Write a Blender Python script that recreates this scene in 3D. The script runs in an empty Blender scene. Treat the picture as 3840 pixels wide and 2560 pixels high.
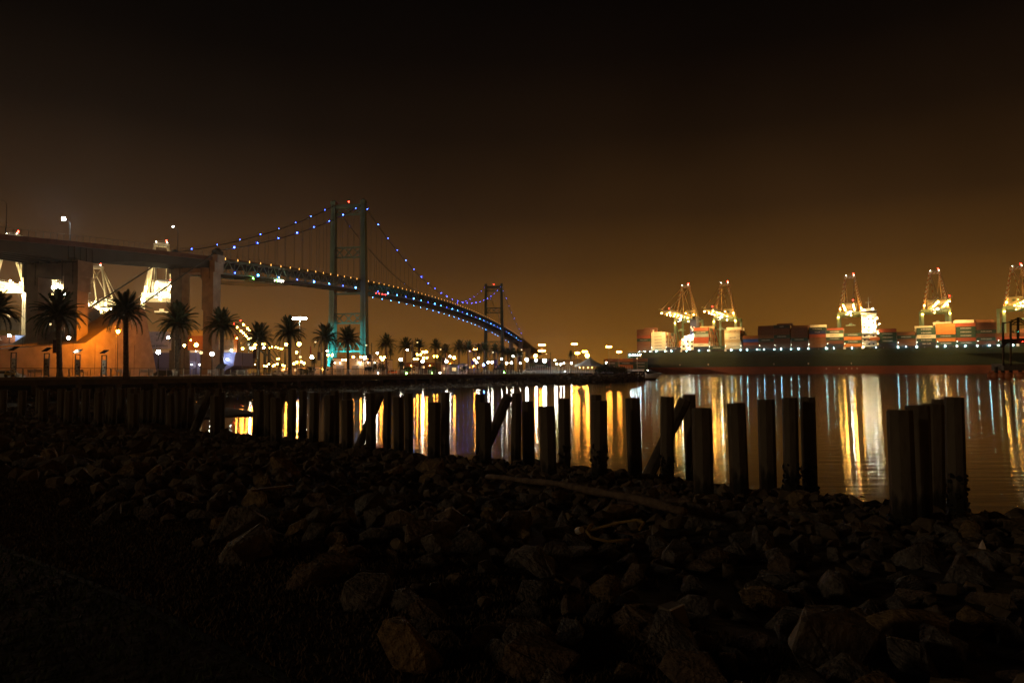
import bpy, math, random
import numpy as np
from mathutils import Vector, Matrix
rad = math.radians
random.seed(7)
sc = bpy.context.scene
col = sc.collection

# ---------------------------------------------------------------- camera
F, CX, CY = 2706.0, 1920.0, 1280.0      # focal length and centre in photo pixels (3840 wide)
EYE = 3.5                               # eye height over the water
PITCH, ROLL = math.atan((1390 - 1280) / F), -0.006
cam_d = bpy.data.cameras.new('camera'); cam = bpy.data.objects.new('camera', cam_d); col.objects.link(cam)
cam_d.sensor_width = 36; cam_d.lens = F / 3840 * 36; cam_d.clip_end = 6000; cam_d.clip_start = .05
CROT = Matrix.Rotation(rad(90) + PITCH, 3, 'X') @ Matrix.Rotation(ROLL, 3, 'Z')
cam.location = (0, 0, EYE); cam.rotation_euler = CROT.to_euler(); sc.camera = cam
def at(px, py, Y):
    d = CROT @ Vector(((px - CX) / F, -(py - CY) / F, -1))
    return Vector((0, 0, EYE)) + d * (Y / d.y)

# ---------------------------------------------------------------- world: night sky under the harbour's sky glow
w = bpy.data.worlds.new('World'); sc.world = w; w.use_nodes = True
nt = w.node_tree; nt.nodes.clear()
tc = nt.nodes.new('ShaderNodeTexCoord'); sep = nt.nodes.new('ShaderNodeSeparateXYZ'); nt.links.new(tc.outputs['Generated'], sep.inputs[0])
def ramp(tree, stops):
    r = tree.nodes.new('ShaderNodeValToRGB'); e = r.color_ramp.elements
    while len(e) > 1: e.remove(e[-1])
    for i, (p, c) in enumerate(stops):
        q = e[0] if i == 0 else e.new(p)
        q.position = p; q.color = (*c, 1)
    return r
rA = ramp(nt, [(0, (.250, .103, .011)), (.05, (.158, .063, .0088)), (.14, (.068, .0285, .0062)), (.21, (.030, .0133, .0042)), (.31, (.0108, .0052, .0023)), (.40, (.0038, .0021, .0012)), (.47, (.0019, .0011, .0008)), (1, (.0015, .0010, .0008))])
rB = ramp(nt, [(0, (.225, .095, .018)), (.05, (.145, .063, .0155)), (.14, (.062, .0285, .0105)), (.21, (.0285, .0145, .0070)), (.31, (.0092, .0052, .0031)), (.40, (.0034, .0021, .0014)), (.47, (.0018, .0012, .0009)), (1, (.0015, .0010, .0008))])
for r in (rA, rB): nt.links.new(sep.outputs['Z'], r.inputs[0])
mp = nt.nodes.new('ShaderNodeMapRange'); mp.inputs['From Min'].default_value = -.35; mp.inputs['From Max'].default_value = .15
nt.links.new(sep.outputs['X'], mp.inputs['Value'])
mx = nt.nodes.new('ShaderNodeMix'); mx.data_type = 'RGBA'
nt.links.new(mp.outputs[0], mx.inputs[0]); nt.links.new(rB.outputs[0], mx.inputs[6]); nt.links.new(rA.outputs[0], mx.inputs[7])
bgn = nt.nodes.new('ShaderNodeBackground'); bgn.inputs[1].default_value = 1.0
sn = nt.nodes.new('ShaderNodeTexNoise'); sn.inputs['Scale'].default_value = 3.2; sn.inputs['Detail'].default_value = 5; nt.links.new(tc.outputs['Generated'], sn.inputs['Vector'])
sr = nt.nodes.new('ShaderNodeMapRange'); sr.inputs['From Min'].default_value = .3; sr.inputs['From Max'].default_value = .7; sr.inputs['To Min'].default_value = .82; sr.inputs['To Max'].default_value = 1.18; nt.links.new(sn.outputs[0], sr.inputs['Value'])
sm_ = nt.nodes.new('ShaderNodeVectorMath'); sm_.operation = 'SCALE'; nt.links.new(mx.outputs[2], sm_.inputs[0]); nt.links.new(sr.outputs[0], sm_.inputs['Scale'])
nt.links.new(sm_.outputs[0], bgn.inputs[0])
wo = nt.nodes.new('ShaderNodeOutputWorld'); nt.links.new(bgn.outputs[0], wo.inputs[0])

# the one dim far light (town behind and beside the shore), warm
sun_d = bpy.data.lights.new('sun', 'SUN'); sun = bpy.data.objects.new('sun', sun_d); col.objects.link(sun)
sun_d.energy = .15; sun_d.color = (1, .70, .40); sun_d.angle = rad(4)
sun.rotation_euler = Vector((.84, .46, -.24)).to_track_quat('-Z', 'Y').to_euler(); sun.location = (-20, -20, 40)

sc.view_settings.view_transform = 'Standard'; sc.view_settings.look = 'None'
sc.view_settings.exposure = 0; sc.view_settings.gamma = 1; sc.view_settings.use_curve_mapping = False
cy = sc.cycles
cy.use_denoising = True; cy.caustics_reflective = False; cy.caustics_refractive = False
cy.max_bounces = 5; cy.diffuse_bounces = 2; cy.glossy_bounces = 3; cy.transmission_bounces = 3; cy.transparent_max_bounces = 8
cy.sample_clamp_indirect = 2.0; cy.use_light_tree = True; cy.blur_glossy = .5

# ---------------------------------------------------------------- materials
def mat(name, c, rough=.7, var=.25, scale=3.0, metal=0, bump=0, spec=.4, c2=None, bscale=None):
    m = bpy.data.materials.new(name); m.use_nodes = True; t = m.node_tree; b = t.nodes['Principled BSDF']
    b.inputs['Roughness'].default_value = rough; b.inputs['Metallic'].default_value = metal; b.inputs['Specular IOR Level'].default_value = spec
    g = t.nodes.new('ShaderNodeTexCoord'); n = t.nodes.new('ShaderNodeTexNoise'); n.inputs['Scale'].default_value = scale; n.inputs['Detail'].default_value = 5
    t.links.new(g.outputs['Object'], n.inputs['Vector'])
    lo = tuple(max(0, x * (1 - var)) for x in c); hi = c2 or tuple(min(1, x * (1 + var)) for x in c)
    r = ramp(t, [(.3, lo), (.7, hi)]); t.links.new(n.outputs[0], r.inputs[0]); t.links.new(r.outputs[0], b.inputs['Base Color'])
    if bump:
        n2 = t.nodes.new('ShaderNodeTexNoise'); n2.inputs['Scale'].default_value = bscale or scale * 5; n2.inputs['Detail'].default_value = 6
        t.links.new(g.outputs['Object'], n2.inputs['Vector'])
        bm_ = t.nodes.new('ShaderNodeBump'); bm_.inputs['Strength'].default_value = bump; bm_.inputs['Distance'].default_value = .05
        t.links.new(n2.outputs[0], bm_.inputs['Height']); t.links.new(bm_.outputs[0], b.inputs['Normal'])
    return m
def emit(name, c, s):
    m = bpy.data.materials.new(name); m.use_nodes = True; b = m.node_tree.nodes['Principled BSDF']
    b.inputs['Base Color'].default_value = (.8, .8, .8, 1); b.inputs['Emission Color'].default_value = (*c, 1); b.inputs['Emission Strength'].default_value = s
    return m
def stripes(name, a, b_, scale):
    m = mat(name, a); t = m.node_tree; b = t.nodes['Principled BSDF']
    g = t.nodes.new('ShaderNodeTexCoord'); wv = t.nodes.new('ShaderNodeTexWave'); wv.bands_direction = 'DIAGONAL'; wv.inputs['Scale'].default_value = scale
    t.links.new(g.outputs['Object'], wv.inputs['Vector']); r = ramp(t, [(.0, a), (.62, b_)]); r.color_ramp.interpolation = 'CONSTANT'
    t.links.new(wv.outputs[0], r.inputs[0]); t.links.new(r.outputs[0], b.inputs['Base Color']); return m
M = dict(
    concrete=mat('concrete', (.235, .205, .165), .85, .2, .35, bump=.3, bscale=6),
    pile=mat('pile_concrete', (.10, .084, .062), .85, .5, 2.2, bump=.5, bscale=14),
    mussel=mat('mussel_growth', (.02, .018, .016), .6, .5, 20, bump=.6),
    rock_a=mat('rock_grey', (.125, .113, .098), .8, .55, 4, bump=1, bscale=9),
    rock_b=mat('rock_brown', (.135, .100, .068), .85, .55, 4, bump=1, bscale=9),
    rock_c=mat('rock_ochre', (.20, .14, .07), .85, .55, 5, bump=1, bscale=9),
    earth=mat('bank_earth', (.05, .038, .026), .95, .4, 2, bump=.6),
    drygrass=mat('dry_grass', (.105, .072, .034), .9, .4, 6), lawn=mat('lawn_grass', (.045, .06, .02), .9, .4, 6),
    wood=mat('weathered_wood', (.17, .125, .085), .85, .45, 8, bump=.8),
    deckc=mat('deck_concrete', (.30, .27, .23), .8, .2, 1.2), darkc=mat('dark_concrete', (.14, .125, .105), .9, .25, 1),  # darkc is simply a darker concrete colour
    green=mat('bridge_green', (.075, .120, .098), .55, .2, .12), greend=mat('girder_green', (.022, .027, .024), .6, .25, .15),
    rust=mat('deck_edge', (.075, .03, .016), .7, .3, .3), cable=mat('cable_steel', (.05, .055, .05), .6, .2, 1),
    metal=mat('rail_steel', (.50, .47, .42), .45, .15, 3), black=mat('black_metal', (.012, .012, .012), .45, .3, 3),
    white=mat('white_paint', (.74, .72, .66), .5, .1, .3), cream=mat('cream_stucco', (.62, .52, .36), .8, .12, .6),
    cgreen=mat('crane_green', (.17, .27, .20), .5, .2, .2), cwhite=mat('crane_cream', (.66, .62, .48), .5, .12, .3),
    stripe=stripes('hazard_stripe', (.80, .74, .58), (.50, .17, .04), .24),
    trunk=mat('palm_trunk', (.085, .06, .042), .9, .4, 3, bump=1, bscale=12), frond=mat('palm_frond', (.042, .058, .026), .6, .4, 1.5), dead=mat('dead_frond', (.14, .09, .045), .8, .3, 2),
    leaf=mat('leaf', (.035, .05, .02), .7, .4, 2), asphalt=mat('asphalt', (.045, .042, .04), .9, .3, .2),
    glass=mat('dark_glass', (.02, .022, .025), .1, .1, 1, spec=.6), hullg=mat('hull_green', (.035, .048, .028), .5, .25, .05), hullr=mat('hull_red', (.20, .055, .028), .6, .3, .06),
    hullb=mat('hull_lilac', (.16, .16, .34), .5, .1, .1), navy=mat('navy', (.02, .025, .06), .5, .2, .3), tent=mat('tent_canvas', (.55, .55, .56), .8, .1, .4),
    banner=mat('banner_cloth', (.06, .03, .045), .8, .4, 1.5), ink=mat('dark_ink', (.015, .02, .03), .6, .1, 1), paper=mat('notice_paper', (.6, .52, .45), .7, .3, 5),
    orange=mat('fender_orange', (.38, .12, .035), .5, .25, 1.5), grey=mat('grey_paint', (.30, .31, .32), .6, .2, .6), seat=mat('bench_seat', (.16, .15, .14), .6, .2, 2),
    rope=mat('old_rope', (.30, .21, .07), .9, .3, 20), kerb=mat('kerb_concrete', (.030, .028, .022), .9, .4, 3), solar=mat('solar_panel', (.012, .014, .03), .25, .1, 2), bird=mat('grey_feather', (.3, .29, .27), .8, .3, 10), redcloth=mat('red_cloth', (.5, .03, .02), .8, .2, 2),
)
_t = M['pile'].node_tree; _b = _t.nodes['Principled BSDF']; _src = _b.inputs['Base Color'].links[0].from_socket     # weed and tide stain round the foot
_g = _t.nodes.new('ShaderNodeTexCoord'); _s = _t.nodes.new('ShaderNodeSeparateXYZ'); _t.links.new(_g.outputs['Object'], _s.inputs[0]); _n = _t.nodes.new('ShaderNodeTexNoise'); _n.inputs['Scale'].default_value = 9; _t.links.new(_g.outputs['Object'], _n.inputs['Vector'])
_a = _t.nodes.new('ShaderNodeMath'); _a.operation = 'MULTIPLY_ADD'; _a.inputs[1].default_value = .35; _t.links.new(_n.outputs[0], _a.inputs[0]); _t.links.new(_s.outputs['Z'], _a.inputs[2])
_r = _t.nodes.new('ShaderNodeMapRange'); _r.inputs['From Min'].default_value = -.52; _r.inputs['From Max'].default_value = -.36; _t.links.new(_a.outputs[0], _r.inputs['Value'])
_m = _t.nodes.new('ShaderNodeMix'); _m.data_type = 'RGBA'; _m.inputs[6].default_value = (.022, .019, .012, 1); _t.links.new(_r.outputs[0], _m.inputs[0]); _t.links.new(_src, _m.inputs[7]); _t.links.new(_m.outputs[2], _b.inputs['Base Color'])
CC = dict(brown=(.19, .075, .028), darkred=(.12, .042, .020), red=(.30, .06, .022), orange=(.46, .15, .03), evergreen=(.026, .056, .034), cream=(.66, .60, .42), black=(.022, .024, .028), blue=(.05, .10, .30), navy=(.02, .03, .09), grey=(.20, .24, .22), lilac=(.42, .42, .58), yellow=(.55, .38, .09), tan=(.50, .40, .22))
for k, c in CC.items():
    m_ = mat('container_' + k, c, .55, .16, .5); M['c_' + k] = m_
    t = m_.node_tree; g = t.nodes.new('ShaderNodeTexCoord'); wv = t.nodes.new('ShaderNodeTexWave'); wv.inputs['Scale'].default_value = 1.1
    t.links.new(g.outputs['Object'], wv.inputs['Vector']); bp = t.nodes.new('ShaderNodeBump'); bp.inputs['Strength'].default_value = .35; bp.inputs['Distance'].default_value = .05
    t.links.new(wv.outputs[0], bp.inputs['Height']); t.links.new(bp.outputs[0], t.nodes['Principled BSDF'].inputs['Normal'])
E = dict(
    sodium=emit('sodium_glow', (1, .33, .035), 190), amber=emit('amber_glow', (1, .45, .08), 3.5), white=emit('white_glow', (1, .90, .66), 190), soft=emit('soft_glow', (1, .88, .66), 45),
    led=emit('led_glow', (.78, .97, 1), 300), deckl=emit('deck_lamp_glow', (.42, .90, 1), 120), craneb=emit('crane_flood_glow', (1, .72, .33), 1000), cyan=emit('cyan_glow', (.03, .80, .85), 60), blue=emit('blue_glow', (.03, .075, 1), 45), sky=emit('light_blue_glow', (.05, .28, 1), 45), bluex=emit('strong_blue_glow', (.03, .08, 1), 1200), sodiumx=emit('strong_sodium_glow', (1, .23, .006), 2600),
    red=emit('red_glow', (1, .02, .01), 40), warm=emit('warm_glow', (1, .46, .07), 320), warmb=emit('warm_white_glow', (1, .74, .36), 380), ice=emit('ice_white_glow', (.85, .97, 1), 700), green=emit('green_glow', (.30, 1, .12), 60), dim=emit('dim_glow', (1, .7, .3), 2), win=emit('lit_window', (1, .62, .22), 1.2), wincool=emit('lit_window_cool', (.7, .95, 1), 1.5))

# ---------------------------------------------------------------- mesh helpers
class MB:
    def __init__(s): s.v = []; s.f = []
    def add(s, vs, fs):
        n = len(s.v); s.v += [tuple(p) for p in vs]; s.f += [tuple(i + n for i in f) for f in fs]; return s
    def hexa(s, p):   # 8 points: bottom ring 0-3, top ring 4-7
        return s.add(p, [(3, 2, 1, 0), (4, 5, 6, 7), (0, 1, 5, 4), (1, 2, 6, 5), (2, 3, 7, 6), (3, 0, 4, 7)])
    def box(s, c, d, rz=0):
        x, y, z = (k / 2 for k in d); ca, sa = math.cos(rz), math.sin(rz)
        q = lambda a, b, e: (c[0] + a * ca - b * sa, c[1] + a * sa + b * ca, c[2] + e)
        return s.hexa([q(-x, -y, -z), q(x, -y, -z), q(x, y, -z), q(-x, y, -z), q(-x, -y, z), q(x, -y, z), q(x, y, z), q(-x, y, z)])
    def beam(s, a, b, wd, h=None, w2=None, h2=None):
        a, b = Vector(a), Vector(b); h = wd if h is None else h; w2 = wd if w2 is None else w2; h2 = h if h2 is None else h2
        d = (b - a).normalized(); up = Vector((0, 0, 1)) if abs(d.z) < .98 else Vector((0, 1, 0))
        r = d.cross(up).normalized(); u = r.cross(d)
        rg = lambda o, ww, hh: [o - r * ww / 2 - u * hh / 2, o + r * ww / 2 - u * hh / 2, o + r * ww / 2 + u * hh / 2, o - r * ww / 2 + u * hh / 2]
        return s.hexa(rg(a, wd, h) + rg(b, w2, h2))
    def tube(s, a, b, r0, r1=None, n=8):
        a, b = Vector(a), Vector(b); r1 = r0 if r1 is None else r1
        d = (b - a).normalized(); up = Vector((0, 0, 1)) if abs(d.z) < .98 else Vector((0, 1, 0))
        r = d.cross(up).normalized(); u = r.cross(d); vs = []
        for o, q in ((a, r0), (b, r1)):
            vs += [o + (r * math.cos(k * 2 * math.pi / n) + u * math.sin(k * 2 * math.pi / n)) * q for k in range(n)]
        return s.add(vs, [(k, (k + 1) % n, n + (k + 1) % n, n + k) for k in range(n)] + [tuple(range(n - 1, -1, -1)), tuple(range(n, 2 * n))])
    def path(s, pts, r, n=6):
        for a, b in zip(pts, pts[1:]): s.tube(a, b, r, r, n)
        return s
    def limb(s, pts, rs, n=8):     # one continuous skin along a path
        vs = []; m = len(pts)
        for i, p in enumerate(pts):
            d = (Vector(pts[min(i + 1, m - 1)]) - Vector(pts[max(i - 1, 0)])).normalized(); up = Vector((0, 0, 1)) if abs(d.z) < .98 else Vector((0, 1, 0)); r = d.cross(up).normalized(); u = r.cross(d)
            vs += [Vector(p) + (r * math.cos(k * 6.2832 / n) + u * math.sin(k * 6.2832 / n)) * rs[i] for k in range(n)]
        return s.add(vs, [(i * n + k, i * n + (k + 1) % n, (i + 1) * n + (k + 1) % n, (i + 1) * n + k) for i in range(m - 1) for k in range(n)] + [tuple(range(n - 1, -1, -1)), tuple(range((m - 1) * n, m * n))])
    def lathe(s, c, prof, n=12):   # prof: (radius, z)
        vs = []
        for q, z in prof: vs += [(c[0] + q * math.cos(k * 2 * math.pi / n), c[1] + q * math.sin(k * 2 * math.pi / n), c[2] + z) for k in range(n)]
        fs = [(j * n + k, j * n + (k + 1) % n, (j + 1) * n + (k + 1) % n, (j + 1) * n + k) for j in range(len(prof) - 1) for k in range(n)]
        return s.add(vs, fs + [tuple(range(n - 1, -1, -1)), tuple(range((len(prof) - 1) * n, len(prof) * n))])
    def ball(s, c, r, n=8, m=5, sz=1):
        return s.lathe(c, [(r * math.sin(math.pi * k / m) + .002 * r, -r * sz * math.cos(math.pi * k / m)) for k in range(m + 1)], n)
    def extrude(s, pts, d):   # closed polygon (3-D) pushed along d
        d = Vector(d); n = len(pts); vs = [Vector(p) for p in pts] + [Vector(p) + d for p in pts]
        return s.add(vs, [tuple(range(n)), tuple(range(2 * n - 1, n - 1, -1))] + [(k, n + k, n + (k + 1) % n, (k + 1) % n) for k in range(n)])
    def mesh(s, name, m, off=None, smooth=False):
        me = bpy.data.meshes.new(name)
        vs = s.v if off is None else [(p[0] - off[0], p[1] - off[1], p[2] - off[2]) for p in s.v]
        me.from_pydata(vs, [], s.f); me.materials.append(m)
        if smooth: me.polygons.foreach_set('use_smooth', [True] * len(me.polygons))
        return me
    def build(s, name, m, parent=None, world=False, smooth=False, loc=None):
        off = origin(parent) if world and parent else loc
        o = link(name, s.mesh(name, m, off, smooth), parent)
        if loc is not None and not parent: o.location = loc
        return o
def origin(o):
    p = Vector((0, 0, 0))
    while o: p = p + o.location; o = o.parent
    return p
def link(name, me, parent=None, loc=(0, 0, 0), rot=(0, 0, 0), scale=(1, 1, 1)):
    o = bpy.data.objects.new(name, me); col.objects.link(o); o.parent = parent; o.location = loc; o.rotation_euler = rot; o.scale = scale; return o
def tag(o, label, cat=None, group=None):
    o['label'] = label
    if cat: o['category'] = cat
    if group: o['group'] = group
    return o
def thing(name, label, cat, loc=(0, 0, 0), rz=0, group=None):
    o = link(name, None, None, loc, (0, 0, rz)); o.empty_display_size = .2; return tag(o, label, cat, group)
def struct(o, kind='structure'): o['kind'] = kind; return o
def copy_tree(o, parent=None):
    c = o.copy(); col.objects.link(c); c.parent = parent
    for ch in list(o.children): copy_tree(ch, c)
    return c
_bulb = {}
def bulb(k, parent, p, r=.3, name='bulb'):   # a glowing lamp globe, world or local point relative to parent
    if k not in _bulb: _bulb[k] = MB().ball((0, 0, 0), 1, 6, 4).mesh('bulb_' + k, E[k], smooth=True)
    return link(name, _bulb[k], parent, p, scale=(r, r, r))
_txt = {}
def text_mesh(s, m, spacing=1.0):
    if (s, m.name) not in _txt:
        c = bpy.data.curves.new('lettering', 'FONT'); c.body = s; c.align_x = 'CENTER'; c.align_y = 'CENTER'; c.size = 1; c.resolution_u = 2; c.offset = .012; c.space_character = spacing; c.space_line = .8
        o = bpy.data.objects.new('tmp', c); col.objects.link(o); bpy.context.view_layer.update()
        me = bpy.data.meshes.new_from_object(o.evaluated_get(bpy.context.evaluated_depsgraph_get())); me.materials.clear(); me.materials.append(m)
        col.objects.unlink(o); bpy.data.objects.remove(o); _txt[(s, m.name)] = me
    return _txt[(s, m.name)]
def sstep(a, b, x): t = min(1, max(0, (x - a) / (b - a))); return t * t * (3 - 2 * t)
ORD = 'first second third fourth fifth sixth seventh eighth ninth tenth eleventh twelfth thirteenth fourteenth fifteenth sixteenth seventeenth eighteenth nineteenth twentieth twenty-first twenty-second twenty-third twenty-fourth twenty-fifth'.split()
# ================================================================ THE SETTING
# water: one sheet to the horizon, long ripples
mw = bpy.data.materials.new('harbour_water'); mw.use_nodes = True; t = mw.node_tree; b = t.nodes['Principled BSDF']
b.inputs['Base Color'].default_value = (.010, .010, .009, 1); b.inputs['Roughness'].default_value = .088; b.inputs['Anisotropic'].default_value = .9; b.inputs['IOR'].default_value = 1.333; b.inputs['Specular IOR Level'].default_value = .55
tg = t.nodes.new('ShaderNodeCombineXYZ'); tg.inputs[1].default_value = 1; t.links.new(tg.outputs[0], b.inputs['Tangent'])
g = t.nodes.new('ShaderNodeTexCoord'); mpn = t.nodes.new('ShaderNodeMapping'); mpn.inputs['Scale'].default_value = (.22, 1.0, 1); t.links.new(g.outputs['Object'], mpn.inputs[0])
n1 = t.nodes.new('ShaderNodeTexNoise'); n1.inputs['Scale'].default_value = 1.5; n1.inputs['Detail'].default_value = 4; n1.inputs['Roughness'].default_value = .45
t.links.new(mpn.outputs[0], n1.inputs['Vector']); bp = t.nodes.new('ShaderNodeBump'); bp.inputs['Strength'].default_value = .30; bp.inputs['Distance'].default_value = .045
t.links.new(n1.outputs[0], bp.inputs['Height']); t.links.new(bp.outputs[0], b.inputs['Normal'])
wb = MB().add([(-2500, -200, 0), (2500, -200, 0), (2500, 3500, 0), (-2500, 3500, 0)], [(0, 1, 2, 3)])
struct(wb.build('water', mw))

# the near bank: u runs out to the water, v along the shore
NU, NV = Vector((.64, .768, 0)), Vector((-.768, .64, 0))
def uv(x, y): return x * NU.x + y * NU.y, x * NV.x + y * NV.y
def ground_z(x, y):
    u, v = uv(x, y)
    k = min(1, max(0, (u - 3.4) / 17.6))
    z = 2.0 - 2.12 * k ** 1.1 if u < 21 else -.12 - (u - 21) * .25
    z += .08 * math.sin(x * .9 + y * .5) * sstep(3.2, 5, u) + .03 * math.sin(x * .8 - y * .6)
    fill = .55 * sstep(50, 66, v)
    if u > 12: z = max(z, fill - max(0, 0) + .06 * math.sin(x * .9 + y))  if fill > .05 else z
    return max(z, -2)
b_ = MB(); us = [-14 + .5 * i for i in range(96)]; vs_ = [-37 + 1.1 * i for i in range(112)]
for v in vs_:
    for u in us:
        p = NU * u + NV * v; b_.v.append((p.x, p.y, ground_z(p.x, p.y)))
nu = len(us)
for j in range(len(vs_) - 1):
    for i in range(nu - 1): b_.f.append((j * nu + i, j * nu + i + 1, (j + 1) * nu + i + 1, (j + 1) * nu + i))
struct(b_.build('bank', M['earth'], smooth=True))

# concrete mowing strip between lawn and bank
k_ = MB()
for v in range(-8, 30):
    a, c = NU * 2.02 + NV * (v * .9), NU * 2.16 + NV * (v * .9 + .885)
    p = [NU * 2.02 + NV * (v * .9), NU * 2.075 + NV * (v * .9), NU * 2.075 + NV * (v * .9 + .885), NU * 2.02 + NV * (v * .9 + .885)]
    k_.hexa([(q.x, q.y, 1.85) for q in p] + [(q.x, q.y, ground_z(q.x, q.y) + .006) for q in p])
struct(k_.build('kerb', M['kerb']))

# grass blades
rng = np.random.default_rng(3)
def grass(name, label, m, u0, u1, v0, v1, n, h, edge):
    U = rng.uniform(u0, u1, n); V = rng.uniform(v0, v1, n)
    X = U * NU.x + V * NV.x; Y = U * NU.y + V * NV.y
    keep = (Y > 1.5) & (np.abs(X) < Y * .78 + 1)
    X, Y = X[keep], Y[keep]; n = len(X)
    Z = np.array([ground_z(x, y) for x, y in zip(X, Y)])
    A = rng.uniform(0, 6.283, n); H = h * rng.uniform(.4, 1.2, n); L = rng.uniform(.2, 1.1, n) * H; W = .006 + .0008 * Y
    P = np.zeros((n, 3, 3)); P[:, 0] = np.stack([X - np.cos(A) * W, Y - np.sin(A) * W, Z - .01], 1); P[:, 1] = np.stack([X + np.cos(A) * W, Y + np.sin(A) * W, Z - .01], 1)
    B = rng.uniform(0, 6.283, n); P[:, 2] = np.stack([X + np.cos(B) * L, Y + np.sin(B) * L, Z + H], 1)
    me = bpy.data.meshes.new(name); me.from_pydata(P.reshape(-1, 3).tolist(), [], np.arange(3 * n).reshape(-1, 3).tolist()); me.materials.append(m)
    o = link(name, me); tag(o, label, 'grass'); return struct(o, 'stuff')
grass('dry_grass', 'short dry brown grass between the mowing strip and the rocks', M['drygrass'], 2.07, 4.3, -4, 16, 90000, .032, 0)
grass('lawn', 'dark green mown lawn beside the concrete mowing strip', M['lawn'], -3, 2.045, -4, 14, 60000, .035, 0)

# ---- rocks
def rock_mesh(seed, m, detail=1):
    import bmesh
    r = random.Random(seed); bm = bmesh.new()
    for k in range(15):
        d = Vector((r.gauss(0, 1), r.gauss(0, 1), r.gauss(0, 1))).normalized(); bm.verts.new((d.x * r.uniform(.7, 1), d.y * r.uniform(.45, .75), d.z * r.uniform(.4, .65)))
    h = bmesh.ops.convex_hull(bm, input=bm.verts); bmesh.ops.delete(bm, geom=[v for v in bm.verts if not v.link_faces], context='VERTS')
    if detail:
        bmesh.ops.bevel(bm, geom=list(bm.edges), offset=.035, segments=1, affect='EDGES', clamp_overlap=True)
        bmesh.ops.triangulate(bm, faces=bm.faces[:])
        for v in bm.verts: v.co += Vector((r.gauss(0, 1), r.gauss(0, 1), r.gauss(0, 1))) * .018
    else: bmesh.ops.triangulate(bm, faces=bm.faces[:])
    me = bpy.data.meshes.new('rock'); bm.to_mesh(me); bm.free(); me.materials.append(m); return me
RM = ['rock_a', 'rock_a', 'rock_b', 'rock_a', 'rock_c']
rmesh = [rock_mesh(s, M[RM[s % 5]], 1) for s in range(15)]
cand = []
rr = random.Random(11)
def inview(x, y): return y > 2.6 and abs(x) < y * .85 + 4.5
u = 2.5
while u < 22.6:
    v = -30.0
    while v < 72:
        p = NU * (u + rr.uniform(-.14, .14)) + NV * (v + rr.uniform(-.14, .14)); d = p.length
        stp = .34 if d < 14 else .44 if d < 28 else .56
        v += stp * rr.uniform(.75, 1.2)
        if not inview(p.x, p.y): continue
        edge = 2.7 + .75 * sstep(2, 7, uv(p.x, p.y)[1]) + .22 * math.sin(p.x * 1.7) + .15 * math.sin(p.y * 2.9 + 1)
        if u < edge and (u < edge - .5 or rr.random() > .12): continue
        s = (.09 + .17 * rr.random() ** 1.5) * (1.0 if d < 14 else 1.2 if d < 28 else 1.5) * (1.5 if rr.random() < .08 else 1)
        cand.append((p.x, p.y, ground_z(p.x, p.y) + s * rr.uniform(.05, .4), s, (rr.uniform(-.5, .5), rr.uniform(-.6, .6), rr.uniform(0, 6.28))))
    u += .34
# wedge of rocks where the two shores meet
for _ in range(500):
    v = rr.uniform(50, 74); u = rr.uniform(21, 27); p = NU * u + NV * v
    if inview(p.x, p.y): s = rr.uniform(.2, .5); cand.append((p.x, p.y, ground_z(p.x, p.y) + s * .2, s, (rr.uniform(-.4, .4), rr.uniform(-.5, .5), rr.uniform(0, 6.28))))
cand.sort(key=lambda c: -c[3] / math.hypot(c[0], c[1]) * (1 if abs(c[0]) < .7 * c[1] and c[1] > 3.3 else .001))
KIND = ['grey', 'grey', 'brown', 'grey', 'ochre']
for i, (x, y, z, s, rot) in enumerate(cand[:300]):
    k = rr.randrange(15); kk = KIND[k % 5]
    sx, sz_ = rr.uniform(.85, 1.35), rr.uniform(.7, 1.2); o = link('rock', rmesh[k], None, (x, y, z), rot, (s * sx, s, s * sz_)); u_, v_ = uv(x, y)
    siz = 'huge' if s > .38 else 'large' if s > .27 else 'medium' if s > .2 else 'small'; shp_ = 'flat slab-like' if sz_ / sx < .62 else 'long narrow' if sx > 1.2 else 'upright blocky' if sz_ > 1.02 else 'angular'
    plc = 'half sunk in the dry grass edge' if u_ < 4.4 else 'on the upper bank just past the grass' if u_ < 6 else 'in the middle of the riprap bank' if u_ < 10 else 'on the lower bank near the driftwood log' if u_ < 14 else 'close to the piles at the water edge'
    tag(o, f'{siz} {shp_} {kk} boulder {plc}', 'rock', f'{siz} {shp_} {kk} boulders {plc}')
def rock_mass(name, label, items, m, seed):
    base = []
    for s in range(8):
        me = rock_mesh(seed + s, m, 0); vv = np.array([v.co for v in me.vertices]); ff = np.array([p.vertices[:] for p in me.polygons]); base.append((vv, ff)); bpy.data.meshes.remove(me)
    V, Fc, n = [], [], 0
    for i, (x, y, z, s, rot) in enumerate(items):
        vv, ff = base[i % 8]; R3 = np.array(Matrix.Rotation(rot[2], 3, 'Z') @ Matrix.Rotation(rot[1], 3, 'Y') @ Matrix.Rotation(rot[0], 3, 'X'))
        V.append((vv * s) @ R3.T + (x, y, z)); Fc.append(ff + n); n += len(vv)
    me = bpy.data.meshes.new(name); me.from_pydata(np.concatenate(V).tolist(), [], np.concatenate(Fc).tolist()); me.materials.append(m)
    o = link(name, me); tag(o, label, 'rocks'); return struct(o, 'stuff')
mrock = mat('rock_mixed', (.12, .095, .07), .85, .55, .9, bump=.9, bscale=9, c2=(.19, .145, .09))
rock_mass('rubble', 'mass of smaller dark riprap stones covering the bank down to the water', cand[300:], mrock, 50)

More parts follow.
